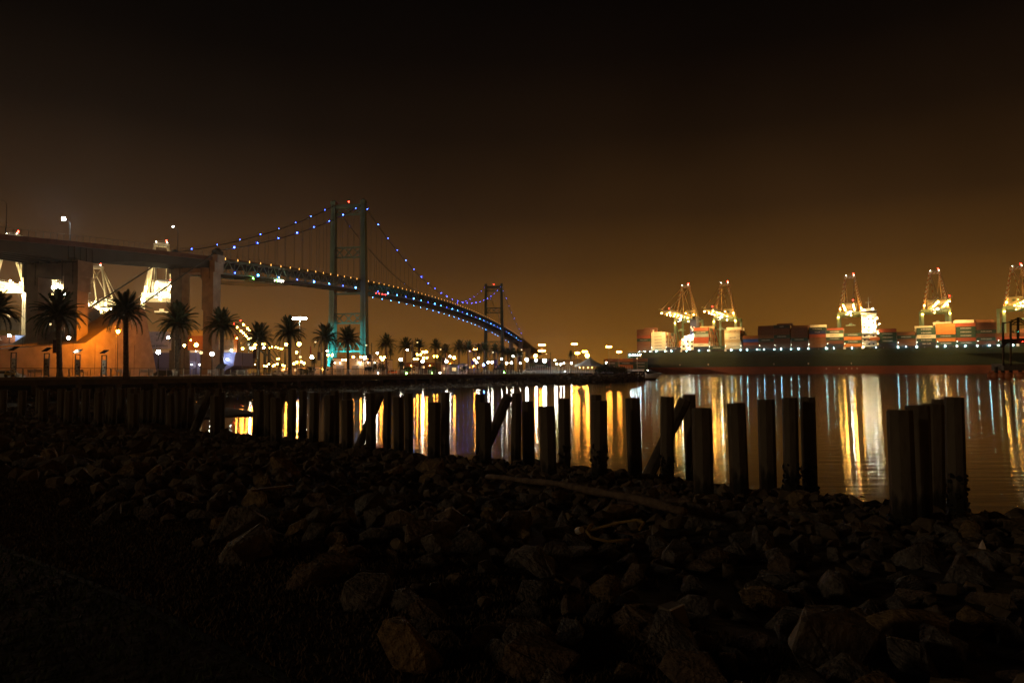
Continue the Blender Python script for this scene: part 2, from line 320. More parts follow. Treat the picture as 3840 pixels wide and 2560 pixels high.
# ---- promenade: a straight quay walk on columns over a stone shore
PA, PD = Vector((-62, 80, 0)), Vector((.5195, .8545, 0)); PN = Vector((-.8545, .5195, 0))   # PN points inland
def deck_z(s): return 3.12 - .0030 * s
def prom(s, off=0, z=0): p = PA + PD * s + PN * off; return Vector((p.x, p.y, deck_z(s) + z))
S0, S1 = -60, 150
q = MB(); q.hexa([prom(S0, 0, -.35), prom(S1, 0, -.35), prom(S1, 7, -.35), prom(S0, 7, -.35), prom(S0, 0), prom(S1, 0), prom(S1, 7), prom(S0, 7)])
struct(q.build('promenade', M['deckc']))
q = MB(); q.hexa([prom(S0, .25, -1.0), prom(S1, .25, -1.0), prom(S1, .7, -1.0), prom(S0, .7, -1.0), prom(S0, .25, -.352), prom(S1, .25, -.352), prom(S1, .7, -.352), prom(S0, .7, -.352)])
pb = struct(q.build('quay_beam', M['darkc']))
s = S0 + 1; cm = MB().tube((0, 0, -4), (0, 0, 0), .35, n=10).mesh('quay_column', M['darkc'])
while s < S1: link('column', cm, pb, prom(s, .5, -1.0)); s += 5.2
# land behind: park, roads and the container terminal, one sheet
pts = [(-420, -260), (prom(S0, 6.9).x - 60, prom(S0, 6.9).y - 99), prom(S0, 6.9)[:2], prom(S1, 6.9)[:2], (17, 214), (33, 224), (40, 236), (38, 262), (20, 330), (60, 620), (180, 900), (400, 2600), (-1800, 2600), (-1800, -260)]
q = MB(); n = len(pts); q.add([(x, y, -2) for x, y in pts] + [(x, y, 2.60) for x, y in pts], [tuple(range(n, 2 * n))] + [(k, (k + 1) % n, n + (k + 1) % n, n + k) for k in range(n)])
struct(q.build('ground', M['asphalt']))
# stone shore under the promenade
q = MB(); ns = 90
for i in range(ns + 1):
    s = S0 + (S1 + 8 - S0) * i / ns
    for off, z in ((6.5, 2.3), (2, 1.3), (-1.5, .55), (-5, -.15), (-9, -1.2)):
        p = prom(s, off + .5 * math.sin(s * .7 + off)); q.v.append((p.x, p.y, z + .15 * math.sin(s * 1.9 + off * 2)))
for i in range(ns):
    for j in range(4): a = i * 5 + j; q.f.append((a, a + 1, a + 6, a + 5))
struct(q.build('shore', M['earth'], smooth=True))
items = []
for _ in range(3600):
    s = rr.uniform(S0 + 10, S1 + 6); off = rr.uniform(-4.6, 2.5); z = .55 - (off + 1.5) * -.23 if off < -1.5 else .55 + (off + 1.5) * .22
    p = prom(s, off); items.append((p.x, p.y, max(z, -.1) + .05, rr.uniform(.18, .48), (rr.uniform(-.5, .5), rr.uniform(-.5, .5), rr.uniform(0, 6.28))))
rock_mass('shore_stones', 'band of wet shore stones under the promenade', items, mrock, 80)
items = []
for _ in range(900):   # the rocky point at the promenade's end
    a = rr.random(); x = 12 + 28 * a + rr.uniform(-2, 2); y = 205 + 30 * a + rr.uniform(-4, 4) + 20 * max(0, a - .8); items.append((x + rr.uniform(-1, 2), y - rr.uniform(0, 5), rr.uniform(0, 2.2), rr.uniform(.3, .8), (rr.uniform(-.5, .5), rr.uniform(-.5, .5), rr.uniform(0, 6.28))))
rock_mass('point_stones', 'heap of dark stones forming the point beyond the promenade', items, mrock, 120)
# terminal quay behind the big ship
SD = Vector((.895, -.446, 0)); SN = Vector((-.446, -.895, 0)); RS = 610.0; SF = -SN * RS    # along the ship, towards the camera, foot point
def shp(t, off=0, z=0): p = SF + SD * t - SN * off; return Vector((p.x, p.y, z))             # off: away from the camera
q = MB(); pp = [shp(-330, 56), shp(400, 56), shp(400, 1500), shp(-330, 1500)]
q.hexa([(p.x, p.y, -2) for p in pp] + [(p.x, p.y, 3.2) for p in pp]); struct(q.build('terminal_quay', M['asphalt']))
# ================================================================ OLD PILES IN THE BANK
NW = {'95': 'ninety-five', '35': 'thirty-five', '102': 'one hundred two', '80': 'eighty', '73': 'seventy-three', '7': 'seven', '61': 'sixty-one', '32': 'thirty-two', '12': 'twelve', '97': 'ninety-seven', '10': 'ten', '127': 'one twenty-seven', '08': 'zero eight', '2': 'two', '82': 'eighty-two', '130': 'one thirty', '62': 'sixty-two', '88': 'eighty-eight', '100': 'one hundred'}
pile_mesh = MB().lathe((0, 0, -1), [(.213, 0), (.213, .985), (.2, 1.0)], 8)   # unit height, octagonal
pile_mesh = pile_mesh.mesh('pile_shaft', M['pile'])
def mussels(o, zt, seed, r=.21):
    r_ = random.Random(seed); q = MB()
    for k in range(130):
        a = r_.uniform(0, 6.28); z = zt * r_.random() ** 1.6; s = r_.uniform(.025, .065); rr_ = r + r_.uniform(-.02, .07) * (1.2 - z / max(zt, .1))
        q.ball((rr_ * math.cos(a), rr_ * math.sin(a), z), s, 4, 3, r_.uniform(.7, 1.4))
    struct(q.build('mussel_growth', M['mussel'], o), 'stuff')
# (crop scale, x0, y0) then (left, right, top, number, mussel height)
PILES = []
def grp(sc_, x0, y0, rows):
    for r_ in rows: PILES.append((x0 + r_[0] / sc_, x0 + r_[1] / sc_, y0 + r_[2] / sc_, r_[3] if len(r_) > 3 else '', r_[4] if len(r_) > 4 else 0))
grp(2.45, 0, 1380, [(0, 60, 195), (170, 238, 202), (333, 395, 180), (362, 437, 203), (533, 600, 187), (592, 668, 210), (672, 730, 178), (748, 815, 193), (880, 940, 182), (872, 950, 217), (970, 1030, 173), (998, 1066, 195), (1086, 1150, 187), (1172, 1232, 180), (1233, 1292, 175), (1183, 1270, 233), (1290, 1352, 203), (1334, 1395, 205), (1408, 1468, 185), (1464, 1520, 180), (1535, 1612, 245), (1600, 1668, 213), (1658, 1720, 193), (1718, 1775, 185), (1985, 2048, 187), (1937, 2022, 253), (2002, 2065, 222), (2322, 2390, 200)])
grp(2.45, 900, 1380, [(150, 222, 217, '95'), (228, 305, 233, '35'), (290, 388, 270, '102'), (448, 512, 195), (538, 610, 208, '', .5), (637, 720, 225, '80'), (778, 866, 247, '73'), (850, 917, 205, '', .6), (940, 1046, 288, '102'), (952, 1020, 218), (1163, 1250, 232), (1310, 1382, 213, '', .9), (1415, 1508, 262, '7'), (1520, 1592, 228, '', .5), (1722, 1836, 315, '61'), (1840, 1918, 225, '', .5), (2172, 2258, 237, '', .6), (2195, 2306, 315, '32')])
grp(2.45, 1760, 1400, [(375, 465, 178, '12'), (490, 597, 255, '97'), (655, 798, 302), (822, 922, 230, '', .9), (1113, 1207, 195), (1117, 1250, 250, '10', .8), (1455, 1582, 225, '127'), (1745, 1862, 212, '', .7), (1984, 2092, 193, '08', .8), (2054, 2228, 317, '2')])
grp(2.063, 2700, 1400, [(75, 210, 228, '82'), (298, 422, 200, '130'), (483, 594, 187, '62', .8), (628, 736, 180, '', .9), (1311, 1490, 283), (1440, 1608, 245, '88'), (1555, 1703, 235, '100'), (1640, 1758, 197), (1738, 1872, 183, '', .9)])
for i, (xl, xr, yt, num, mus) in enumerate(PILES):
    Y = max(11, .41 * F / (xr - xl)); top = at((xl + xr) / 2, yt, Y); gz = ground_z(top.x, top.y)
    h = top.z - gz + .5; face = math.atan2(-top.x, -top.y) ; o = thing('concrete_pile', '', 'pile', (top.x, top.y, gz - .3), 0, 'old concrete piles standing in the bank')
    ang = rr.uniform(.25, .5)
    o.rotation_euler = (rr.uniform(-.022, .022), rr.uniform(-.022, .022), -face - rad(90) - ang)      # local +X faces left of the camera
    link('shaft', pile_mesh, o, (0, 0, h - .2), (0, 0, rad(22.5)), (1, 1, h))
    if mus: mussels(o, mus + .5, i)
    elif rr.random() < .3: mussels(o, .55, i)
    if num:
        me = text_mesh('\n'.join(num), M['ink']); l = link('painted_number', me, o, (.1985, 0, h * rr.uniform(.55, .8)), (rad(90), 0, rad(90)), (.13, .13, .13))
        o['label'] = f'octagonal concrete pile painted with number {NW[num]} in the riprap'
        if num == '102': o['label'] += ', by the water'
        del o['group']; o['group'] = 'numbered concrete piles in the bank'
    elif xl > 3300: o['label'] = 'thick concrete pile in the tight cluster of piles'
    elif mus: o['label'] = 'octagonal concrete pile crusted with mussels at its foot in the water'
    elif i < 28: o['label'] = 'short weathered concrete pile in the dense rows by the promenade shore'
    else: o['label'] = 'plain dark octagonal concrete pile standing at the water edge'
def raker(xt, yt, xb, yb, Y, label):
    a = at(xt, yt, Y); c = at(xb, yb, Y + .3); d = (c - a).normalized(); c = c + d * 1.0
    q = MB().tube(c, a, .21, n=8); o = q.build('raking_pile', M['pile'], loc=c); tag(o, label, 'pile', 'raking piles of the old pier'); return o
raker(1942 / 2.45, 1380 + 200 / 2.45, 1800 / 2.45, 1380 + 540 / 2.45, 36, 'slanting concrete pile leaning over at the end of the dense rows')
raker(900 + 1290 / 2.45, 1380 + 245 / 2.45, 900 + 1085 / 2.45, 1380 + 735 / 2.45, 33, 'slanting pile leaning against an upright pile before blue reflections')
raker(1760 + 360 / 2.45, 1400 + 205 / 2.45, 1760 + 150 / 2.45, 1400 + 690 / 2.45, 28.5, 'slanting pile meeting the top of the pile painted twelve')
raker(1760 + 1985 / 2.45, 1400 + 240 / 2.45, 1760 + 1640 / 2.45, 1400 + 950 / 2.45, 24.3, 'slanting mussel-crusted pile meeting the top of the pile painted zero eight')
raker(900 + 385 / 2.45, 1380 + 210 / 2.45, 900 + 340 / 2.45, 1380 + 420 / 2.45, 36.5, 'slanting pile standing behind the pile painted thirty-five')

# ================================================================ THINGS ON THE ROCKS
def on_ground(px, py, lift=.12):
    lo, hi = 2.0, 90.0
    for _ in range(40):
        m_ = (lo + hi) / 2; p = at(px, py, m_)
        if p.z > ground_z(p.x, p.y) + lift: lo = m_
        else: hi = m_
    return at(px, py, lo)
lift = .33
A_, B_ = on_ground(1825, 1787, lift), on_ground(2565, 1915, lift)
q = MB(); pl, rl = [], []
for k in range(22):
    f = k / 21; pl.append(A_.lerp(B_, f) + Vector((0, 0, .07 * math.sin(f * 3.1) + .010 * math.sin(f * 17)))); rl.append(.042 + .014 * f + .006 * math.sin(f * 23) + .005 * math.sin(f * 51))
q.limb(pl, rl, 9)
o = q.build('driftwood_log', M['wood'], loc=A_, smooth=True); tag(o, 'long weathered driftwood log lying across the riprap stones', 'log')
def plank(px, py, l, a, label):
    p = on_ground(px, py, .25); o = MB().box((0, 0, 0), (l, .09, .025)).build('driftwood_plank', M['wood']); o.location = p; o.rotation_euler = (rr.uniform(-.3, .3), rr.uniform(-.35, .35), a); tag(o, label, 'plank', 'driftwood planks on the rocks')
plank(2450, 1880, 1.0, -.5, 'split plank lying just beyond the driftwood log'); plank(1740, 1846, .5, -.6, 'short pale plank among the stones'); plank(1020, 1830, .6, 1.0, 'thin plank propped upright among stones'); plank(2360, 2000, .28, -.1, 'small pale stick beside the rope loop')
p = on_ground(2290, 1985, .3); q = MB(); ring = [p + Vector((.27 * math.cos(a / 16 * 6.28) + .1 * math.sin(a), .22 * math.sin(a / 16 * 6.28), .06 * math.sin(a * .9))) for a in range(14)]
tag(q.path(ring, .014, 6).build('rope', M['rope'], loc=p), 'frayed yellow rope loop lying on the stones', 'rope')
p = on_ground(2520, 2300, .2); q = MB(); q.hexa([(-.24, -.2, -.16), (.26, -.17, -.2), (.22, .2, -.15), (-.22, .18, -.14), (-.17, -.16, .13), (.12, -.15, .17), (.14, .16, .15), (-.16, .14, .12)])
o = thing('concrete_block', 'broken grey concrete block with a pale painted edge among boulders', 'block', p, .5); o.scale = (.33, .33, .33); q.build('slab', M['darkc'], o); MB().beam((-.175, -.163, .135), (.12, -.153, .178), .05, .012).build('painted_edge', M['paper'], o)
p = on_ground(3685, 2055, .25); q = MB().lathe((0, 0, 0), [(.034, 0), (.025, .03), (.002, .08)], 5); o = q.build('shell', M['paper'], loc=(0, 0, 0)); o.location = p; tag(o, 'small pale pointed shell lying on a boulder', 'shell')
p = on_ground(2165, 1990, .3); q = MB().lathe((0, 0, 0), [(.03, 0), (.034, .03), (.03, .07)], 8); o = q.build('tin_can', M['metal']); o.location = p; o.rotation_euler = (1.2, .3, .4); tag(o, 'crumpled shiny tin can wedged between stones', 'can')

# ================================================================ PROMENADE FURNITURE
rail = thing('promenade_railing', 'long steel railing with horizontal wires along the promenade edge', 'railing', prom(0, .15))
R0 = origin(rail)
q = MB(); q.beam(prom(S0, .15, 1.08) - R0, prom(S1 - 6, .15, 1.08) - R0, .09, .06); q.build('top_rail', M['black'], rail)
for k in range(6):
    z = .16 + k * .145; q = MB(); q.beam(prom(S0, .15, z) - R0, prom(S1 - 6, .15, z) - R0, .018, .022); q.build('wire', M['metal'], rail)
pm = MB().box((0, 0, .40), (.05, .08, 1.3)).mesh('post', M['metal']); pm2 = MB().box((0, 0, .40), (.11, .13, 1.36)).mesh('main_post', M['metal'])
s = -14; k = 0; ra = math.atan2(PD.y, PD.x)
while s < S1 - 6:
    link('main_post' if k % 4 == 0 else 'post', pm2 if k % 4 == 0 else pm, rail, prom(s, .06) - R0, (0, 0, ra)); s += 1.32; k += 1
def lamp_post(kind, px, py, Y, light, r, label, group, arm=0, base=None, strength=None):
    """street lamps that stand where they are; p is the lamp itself"""
    p = at(px, py, Y); gz = 2.6 if base is None else base
    o = thing(kind, label, 'street lamp', (p.x - arm, p.y, gz), 0, group); h = p.z - gz
    MB().tube((0, 0, 0), (0, 0, h + (.25 if arm else -.1)), .10, .06, 6).build('pole', M['black'], o)
    if arm:
        pts = [(arm * (1 - math.cos(a / 5 * 1.57)), 0, h - .5 + .85 * math.sin(a / 5 * 1.57)) for a in range(6)]
        MB().path(pts, .04, 5).build('arm', M['black'], o); MB().box((arm, 0, h + .3), (.7, .3, .14)).build('lamp_head', M['black'], o); bulb(light, o, (arm, 0, h + .02), r)
    elif kind == 'acorn_lamp':
        q = MB()
        for a in range(6): ca, sa = math.cos(a * 1.047), math.sin(a * 1.047); q.beam((.12 * ca, .12 * sa, h - .3), (.36 * ca, .36 * sa, h + .32), .08, .03)
        q.build('crown_frame', M['black'], o); bulb(light, o, (0, 0, h), r)
    else:
        MB().lathe((0, 0, h - .12 - r), [(.05, 0), (.14, .06), (.10, .14)], 6).build('lamp_head', M['black'], o); bulb(light, o, (0, 0, h), r)
    if light == 'sodiumx': MB().lathe((0, 0, h + r * .9), [(1.1, 0), (1.0, .1), (.2, .35)], 12).build('added_lamp_hood', M['black'], o)  # wide hood added to keep this lamp's light off the pier columns above
    return o
def rail_Y(px): k = (px - CX) / F; s = (-62 - 80 * k) / (125 * k - 76); return 80 + 125 * s
AC = 'crown shaped white promenade lamp on a black post'
for px, py, Y in [(594, 1320, 118), (795, 1327, 128), (1170, 1339, 158), (1368, 1341, 175), (1502, 1348, 190), (1585, 1354, 195), (1674, 1355, 200), (1787, 1358, 215), (1831, 1358, 175), (1845, 1358, 178), (1900, 1362, 225), (1918, 1360, 225), (1951, 1361, 230), (2088, 1365, 232), (2102, 1366, 236), (2114, 1362, 250), (2142, 1362, 226), (2273, 1359, 262)]:
    lamp_post('acorn_lamp', px, py, (rail_Y(px) + 2.6) if px < 1950 else Y, 'white', .30 if px < 1700 else .26, AC, 'lit promenade lamps')
for px, py, Y in [(754, 1322, 125), (1126, 1338, 150)]: lamp_post('acorn_lamp', px, py, Y, 'dim', .3, 'unlit crown shaped lamp post with amber petals between the palms', 'dim promenade lamps')
def twin(px1, px2, py, Y, light='sodium', r=.30):
    a, c = at(px1, py, Y), at(px2, py, Y); m_ = (a + c) / 2; o = thing('twin_lamp', 'lamp post with two orange globes in the park', 'street lamp', (m_.x, m_.y, 2.6), 0, 'twin globe lamps of the park'); h = m_.z - 2.6; d = (c.x - a.x) / 2
    MB().tube((0, 0, 0), (0, 0, h - .2), .07, .05, 6).build('pole', M['black'], o); MB().beam((-d, 0, h - .3), (d, 0, h - .3), .06).build('arm', M['black'], o)
    for s_ in (-d, d): bulb(light, o, (s_, 0, h), r, 'globe')
for a in [(1230, 1246, 1331, 190), (1284, 1296, 1349, 230), (1325, 1353, 1338, 200), (1428, 1441, 1340, 200), (1565, 1577, 1329, 230), (1554, 1566, 1346, 240), (1588, 1601, 1341, 240), (1628, 1638, 1336, 240), (1777, 1787, 1310, 260), (985, 992, 1290, 260), (953, 960, 1292, 260)]: twin(*a)
for px, py, Y, r in [(442, 1243, 225, .55), (691, 1295, 220, .4), (736, 1293, 190, .5), (910, 1307, 240, .4), (951, 1306, 215, .6), (1073, 1291, 230, .42), (1122, 1290, 215, .6), (1112, 1321, 250, .4), (1703, 1341, 260, .5), (1521, 1343, 260, .3), (1384, 1346, 240, .35), (2008, 1334, 300, .7), (1434, 1348, 230, .4), (1779, 1349, 240, .4)]:
    o = lamp_post('sodium_lamp', px, py, Y, 'sodiumx' if px == 442 else 'sodium', r, 'orange sodium lamp on a tall post beyond the promenade palms' if px != 442 else 'orange sodium lamp post glowing before the concrete anchorage wall', 'sodium lamps beyond the promenade', arm=0)
for px, py, Y in [(1102, 1363, 300), (1113, 1358, 300), (1130, 1356, 310), (1140, 1362, 300), (990, 1371, 400), (1008, 1365, 420), (1030, 1368, 420), (1040, 1364, 420), (1060, 1369, 420), (1000, 1373, 380), (1024, 1372, 400), (1066, 1371, 400)]:
    lamp_post('yard_lamp', px, py, Y, 'sodium', .45, 'low orange yard lamp beyond the park railing', 'low yard lamps')
for px, py, Y, r in [(1975, 1348, 240, .5), (2010, 1350, 245, .4), (2042, 1352, 250, .65)]:
    lamp_post('floodlight', px, py, Y, 'led', r, 'cold white floodlight on a slim post behind the lit fence', 'cold white floodlights')
lamp_post('floodlight', 1813, 1368, 210, 'bluex', .28, 'small blue floodlight low in the park planting', 'blue floodlights')
# modern double-arm poles with a banner
for i, (px, pyb, Y, side) in enumerate([(222, 1267, 103, 1), (660, 1265, 125, -1), (965, 1303, 150, 1), (1205, 1315, 165, 1), (1394, 1324, 180, 1), (1546, 1312, 190, -1), (1670, 1336, 205, 1), (1778, 1341, 215, 1), (1865, 1345, 220, 1), (1940, 1335, 228, -1), (2065, 1350, 232, 1)]):
    p = at(px, pyb, Y); o = thing('banner_pole', f'slim dark banner pole with two lamp arms, {ORD[i]} along the promenade from the bridge', 'street lamp', (p.x, p.y, 2.6), 0, 'banner poles along the promenade'); h = p.z - 2.6; top = h + 2.6
    MB().box((0, 0, top / 2), (.16, .16, top)).build('pole', M['black'], o); MB().box((.13 * side, -.05, h * .5 - .1), (.07, .06, h - .8)).build('light_strip', M['white'], o)
    for s_, z in ((side, h), (-side, h + 2.0)):
        pts = [(s_ * 1.1 * (1 - math.cos(a / 4 * 1.57)), 0, z - .35 + .55 * math.sin(a / 4 * 1.57)) for a in range(5)]
        a_ = MB().path(pts, .04, 5).build('arm', M['black'], o); hd = MB().lathe((s_ * 1.35, 0, z + .1), [(.34, 0), (.3, .08), (.1, .12)], 8).build('lamp_head', M['metal'], o)
        bulb('white' if s_ == side else 'dim', o, (s_ * 1.35, 0, z + .02), .24 if s_ == side else .2)
    MB().box((-side * .55, 0, h - 1.2), (.7, .03, 1.9)).build('banner', M['banner'], o)
# notice stands with a solar panel
for i, (px, py, Y) in enumerate([(52, 1322, 93), (176, 1325, 96), (292, 1330, 101), (391, 1332, 106)]):
    p = at(px, py, Y); o = thing('notice_stand', f'framed notice stand with solar panel, {["by the stacked containers", "below the banner pole", "between the two piers of concrete wall", "before the orange lit wall"][i]}', 'notice stand', (p.x, p.y, 2.6), -.3, 'solar notice stands'); h = p.z - 2.6
    for s_ in (-.42, .42): MB().box((s_, 0, h / 2), (.1, .12, h)).build('post', M['black'], o)
    MB().box((0, 0, h), (.94, .12, .1)).build('frame', M['black'], o); pn = MB().box((0, 0, h * .5), (.7, .05, h * .62)).build('notice', M['paper'], o)
    for z, x in ((.62, -.1), (.5, .15), (.36, -.12)): MB().box((x, -.03, h * z), (.25, .02, .16)).build('printed_block', M['banner'], pn)
    MB().hexa([(-.5, -.4, h + .25), (.5, -.4, h + .25), (.5, .4, h + .75), (-.5, .4, h + .75), (-.5, -.4, h + .31), (.5, -.4, h + .31), (.5, .4, h + .81), (-.5, .4, h + .81)]).build('solar_panel', M['solar'], o)
for i, (px, py, Y) in enumerate([(830, 1373, 114), (1382, 1383, 148), (1860, 1385, 190)]):
    p = at(px, py, Y); o = thing('picture_board', f'dark slanted picture board on two legs behind the railing, {ORD[i]} from the bridge', 'sign', (p.x, p.y, 2.6), -.2, 'slanted picture boards'); h = p.z - 2.6
    MB().hexa([(-.75, -.4, h - .35), (.75, -.4, h - .35), (.75, .4, h + .3), (-.75, .4, h + .3), (-.75, -.4, h - .28), (.75, -.4, h - .28), (.75, .4, h + .37), (-.75, .4, h + .37)]).build('board', M['black'], o)
    for s_ in (-.5, .5): MB().box((s_, 0, h / 2 - .1), (.08, .08, h)).build('leg', M['black'], o)
def bench_proto():
    o = thing('bench', '', 'bench')
    for k in range(3): MB().box((0, -.16 + k * .16, .45), (1.8, .13, .04)).build('seat_slat', M['seat'], o)
    for k in range(3): MB().box((0, .27 + .03 * k, .6 + k * .13), (1.8, .03, .1)).build('back_slat', M['seat'], o)
    for s_ in (-.85, .85):
        MB().beam((s_, -.22, 0), (s_, -.2, .45), .05).beam((s_, .3, 0), (s_, .24, .45), .05).beam((s_, .24, .45), (s_, .38, .95), .05).beam((s_, -.25, .66), (s_, .3, .66), .05).beam((s_, -.24, .45), (s_, -.24, .66), .05).build('end_frame', M['metal'], o)
    return o
bp_ = bench_proto()
for i, (s, rz, off) in enumerate([(10, .2, 3), (16, 1.4, 3.5), (21, .4, 3), (25, 2.8, 4), (29, .9, 3.2), (36, .3, 4), (41, 2.2, 3.5), (48, .7, 3), (62, 2.6, 3), (66, .5, 3.5), (73, .4, 3), (80, 2.5, 3), (90, .6, 3), (101, .7, 3.2), (112, 2.5, 3), (125, .6, 3)]):
    o = bp_ if i == 0 else copy_tree(bp_); p = prom(s, off, .004); o.location = p; o.rotation_euler.z = ra + rz
    tag(o, f'slatted bench behind the railing, {ORD[i]} along the promenade from the notice stands', 'bench', 'park benches on the promenade')
p = prom(26, 6); 
def hydrant_cart():
    o = thing('lifebuoy_stand', 'yellow lifebuoy cart standing behind the railing below the concrete pier', 'cart', prom(7.5, 4, .004), .3)
    MB().box((0, 0, .35), (1.1, .5, .35)).build('body', M['c_yellow'], o); MB().path([(.5 * math.cos(a), 0, .5 + .45 * math.sin(a)) for a in [k * .4 for k in range(9)]], .05, 6).build('hoop', M['c_yellow'], o)
    for s_ in (-.4, .4): MB().tube((s_, -.27, .17), (s_, .27, .17), .17, n=10).build('wheel', M['black'], o)
hydrant_cart()
# gulls
for px, py, Y, l in [(1094, 1445, 96, 'grey gull standing on the stone shore under the promenade'), (1360, 1440, 118, 'small gull resting on the shore stones further along')]:
    p = at(px, py, Y); o = thing('gull', l, 'bird', p); q = MB().ball((0, 0, .18), .11, 8, 6, 1.0); q.ball((.08, 0, .34), .065, 7, 5); q.tube((.12, 0, .34), (.2, 0, .33), .02, .004, 5); q.tube((-.08, 0, .17), (-.26, 0, .12), .05, .01, 5); q.build('body', M['bird'], o, smooth=True)
    for s_ in (-.03, .03): MB().tube((0, s_, -.05), (0, s_, .12), .01, n=5).build('leg', M['orange'], o)

# ================================================================ PALMS
def frond_mesh(seed, L=3.6, droop=1.0):
    r_ = random.Random(seed); q = MB(); n = 15; pts = []
    for k in range(n + 1):
        f = k / n; pts.append(Vector((L * (f - .16 * f * f * droop), 0, L * (.30 * f - .62 * droop * f ** 2.0))))
    for k in range(n):
        a, b = pts[k], pts[k + 1]; q.add([a + Vector((0, -.035 * (1 - k / n) - .01, 0)), a + Vector((0, .035 * (1 - k / n) + .01, 0)), b + Vector((0, .008, 0)), b + Vector((0, -.008, 0))], [(0, 1, 2, 3)])
        for e in range(3):
            m_ = a.lerp(b, e / 3); f = (k + e / 3) / n; ln = .74 * (math.sin(math.pi * min(1, .12 + f * .88)) ** .6) * r_.uniform(.8, 1.1)
            for s_ in (-1, 1):
                tip = m_ + Vector((ln * .62, s_ * ln * .62, -ln * r_.uniform(.15, .5))); q.add([m_, m_ + Vector((.15, s_ * .02, 0)), tip], [(0, 1, 2)])
    return q.mesh('frond', M['frond'])
FR = [frond_mesh(s, 3.5, d) for s, d in ((1, .5), (2, .85), (3, 1.1), (4, 1.3))]
FRD = FR[3].copy(); FRD.materials.clear(); FRD.materials.append(M['dead'])
def crown_items(seed, n=54):
    r_ = random.Random(seed); it = []
    for k in range(n):
        f = (k + .5) / n; el = rad(80 - 108 * f ** .9 + r_.uniform(-7, 7)); az = k * 2.39996 + r_.uniform(-.2, .2)
        vi = 0 if f < .25 else 1 if f < .5 else 2 if f < .8 else 3
        it.append((vi, el, az, r_.uniform(.85, 1.1)))
    return it
def joined_crown(seed, n):
    V, Fc, c = [], [], 0
    for vi, el, az, s in crown_items(seed, n):
        me = FR[vi]; R3 = np.array(Matrix.Rotation(az, 3, 'Z') @ Matrix.Rotation(-el, 3, 'Y')); v = np.array([p.co for p in me.vertices]) * s @ R3.T
        V += v.tolist(); Fc += [tuple(i + c for i in p.vertices) for p in me.polygons]; c += len(v)
    me = bpy.data.meshes.new('crown'); me.from_pydata(V, [], Fc); me.materials.append(M['frond']); return me
JC = [joined_crown(s, 62) for s in (5, 6, 7)]
def trunk_mesh(h, seed):
    r_ = random.Random(seed); prof = []; n = 26
    for k in range(n + 1):
        f = k / n; rr_ = .36 - .07 * f + (.16 * (1 - f * 8) if f < .12 else 0) + (.18 * sstep(.86, .95, f)) + (.025 if k % 2 else 0); prof.append((rr_, h * f))
    return MB().lathe((0, 0, 0), prof + [(.2, h + .25)], 10).mesh('trunk', M['trunk'])
PALM = [(-12, 1158, 178), (229, 1172, 188), (477, 1164, 180), (666, 1203, 155), (833, 1215, 142), (970, 1264, 120), (1089, 1240, 133), (1218, 1262, 104), (1306, 1268, 102), (1448, 1285, 80), (1518, 1294, 68), (1573, 1293, 68), (1633, 1295, 62), (1674, 1315, 66), (1720, 1301, 62), (1755, 1301, 60), (1790, 1308, 50), (1815, 1303, 56), (1853, 1310, 52), (1885, 1312, 48), (1905, 1320, 42), (1925, 1322, 42), (1948, 1323, 44)]
for i, (px, py, wpx) in enumerate(PALM):
    hz = 1390 + .006 * (1920 - px); Y = min(8.4 * F / (hz - py), 260 if i < 17 else 300); p = at(px, py + 14 * 100 / Y, Y); h = p.z - 2.6; rz = rr.uniform(0, 6.28)
    o = thing('date_palm', f'date palm with drooping crown, {ORD[i]} in the promenade row from the concrete pier', 'palm tree', (p.x, p.y, 2.6), rz, 'date palms along the promenade'); o.rotation_euler = (rr.uniform(-.035, .035), rr.uniform(-.035, .035), rz)
    if i == 5: o['label'] = 'date palm whose upper fronds are lit bright white among the dark palms'
    link('trunk', trunk_mesh(h, i), o); k = (wpx * Y / F) / 6.1 * rr.uniform(.93, 1.08)
    if i < 9:
        cr = MB().lathe((0, 0, -.5), [(.3, 0), (.5, .3), (.42, .7), (.1, 1.0)], 9).build('crown', M['dead'], o); cr.location = (0, 0, h)
        for vi, el, az, s in crown_items(i + 20, 64): link('frond', FR[vi], cr, (0, 0, .1), (Matrix.Rotation(az, 3, 'Z') @ Matrix.Rotation(-el, 3, 'Y')).to_euler(), (s * k,) * 3)
        for e in range(9): link('dead_frond', FRD, cr, (0, 0, -.2), (Matrix.Rotation(e * .7 + i + rr.uniform(-.2, .2), 3, 'Z') @ Matrix.Rotation(rad(rr.uniform(52, 74)), 3, 'Y')).to_euler(), (k * rr.uniform(.4, .62),) * 3)
    else: link('crown', JC[i % 3], o, (0, 0, h), (0, 0, i), (k, k, k))
    if i == 5: p5 = p
# spotlight in the lit palm
so = thing('tree_uplight', 'small white uplight clamped below the brightly lit palm crown', 'spotlight', (p5.x - 1.6, p5.y - 1.0, p5.z - 2.2)); MB().box((0, 0, -.15), (.2, .2, .3)).build('housing', M['black'], so); bulb('white', so, (0, 0, .1), .26)
MB().beam((.0, 0, -.3), (1.5, .95, -.5), .06).build('bracket', M['black'], so)
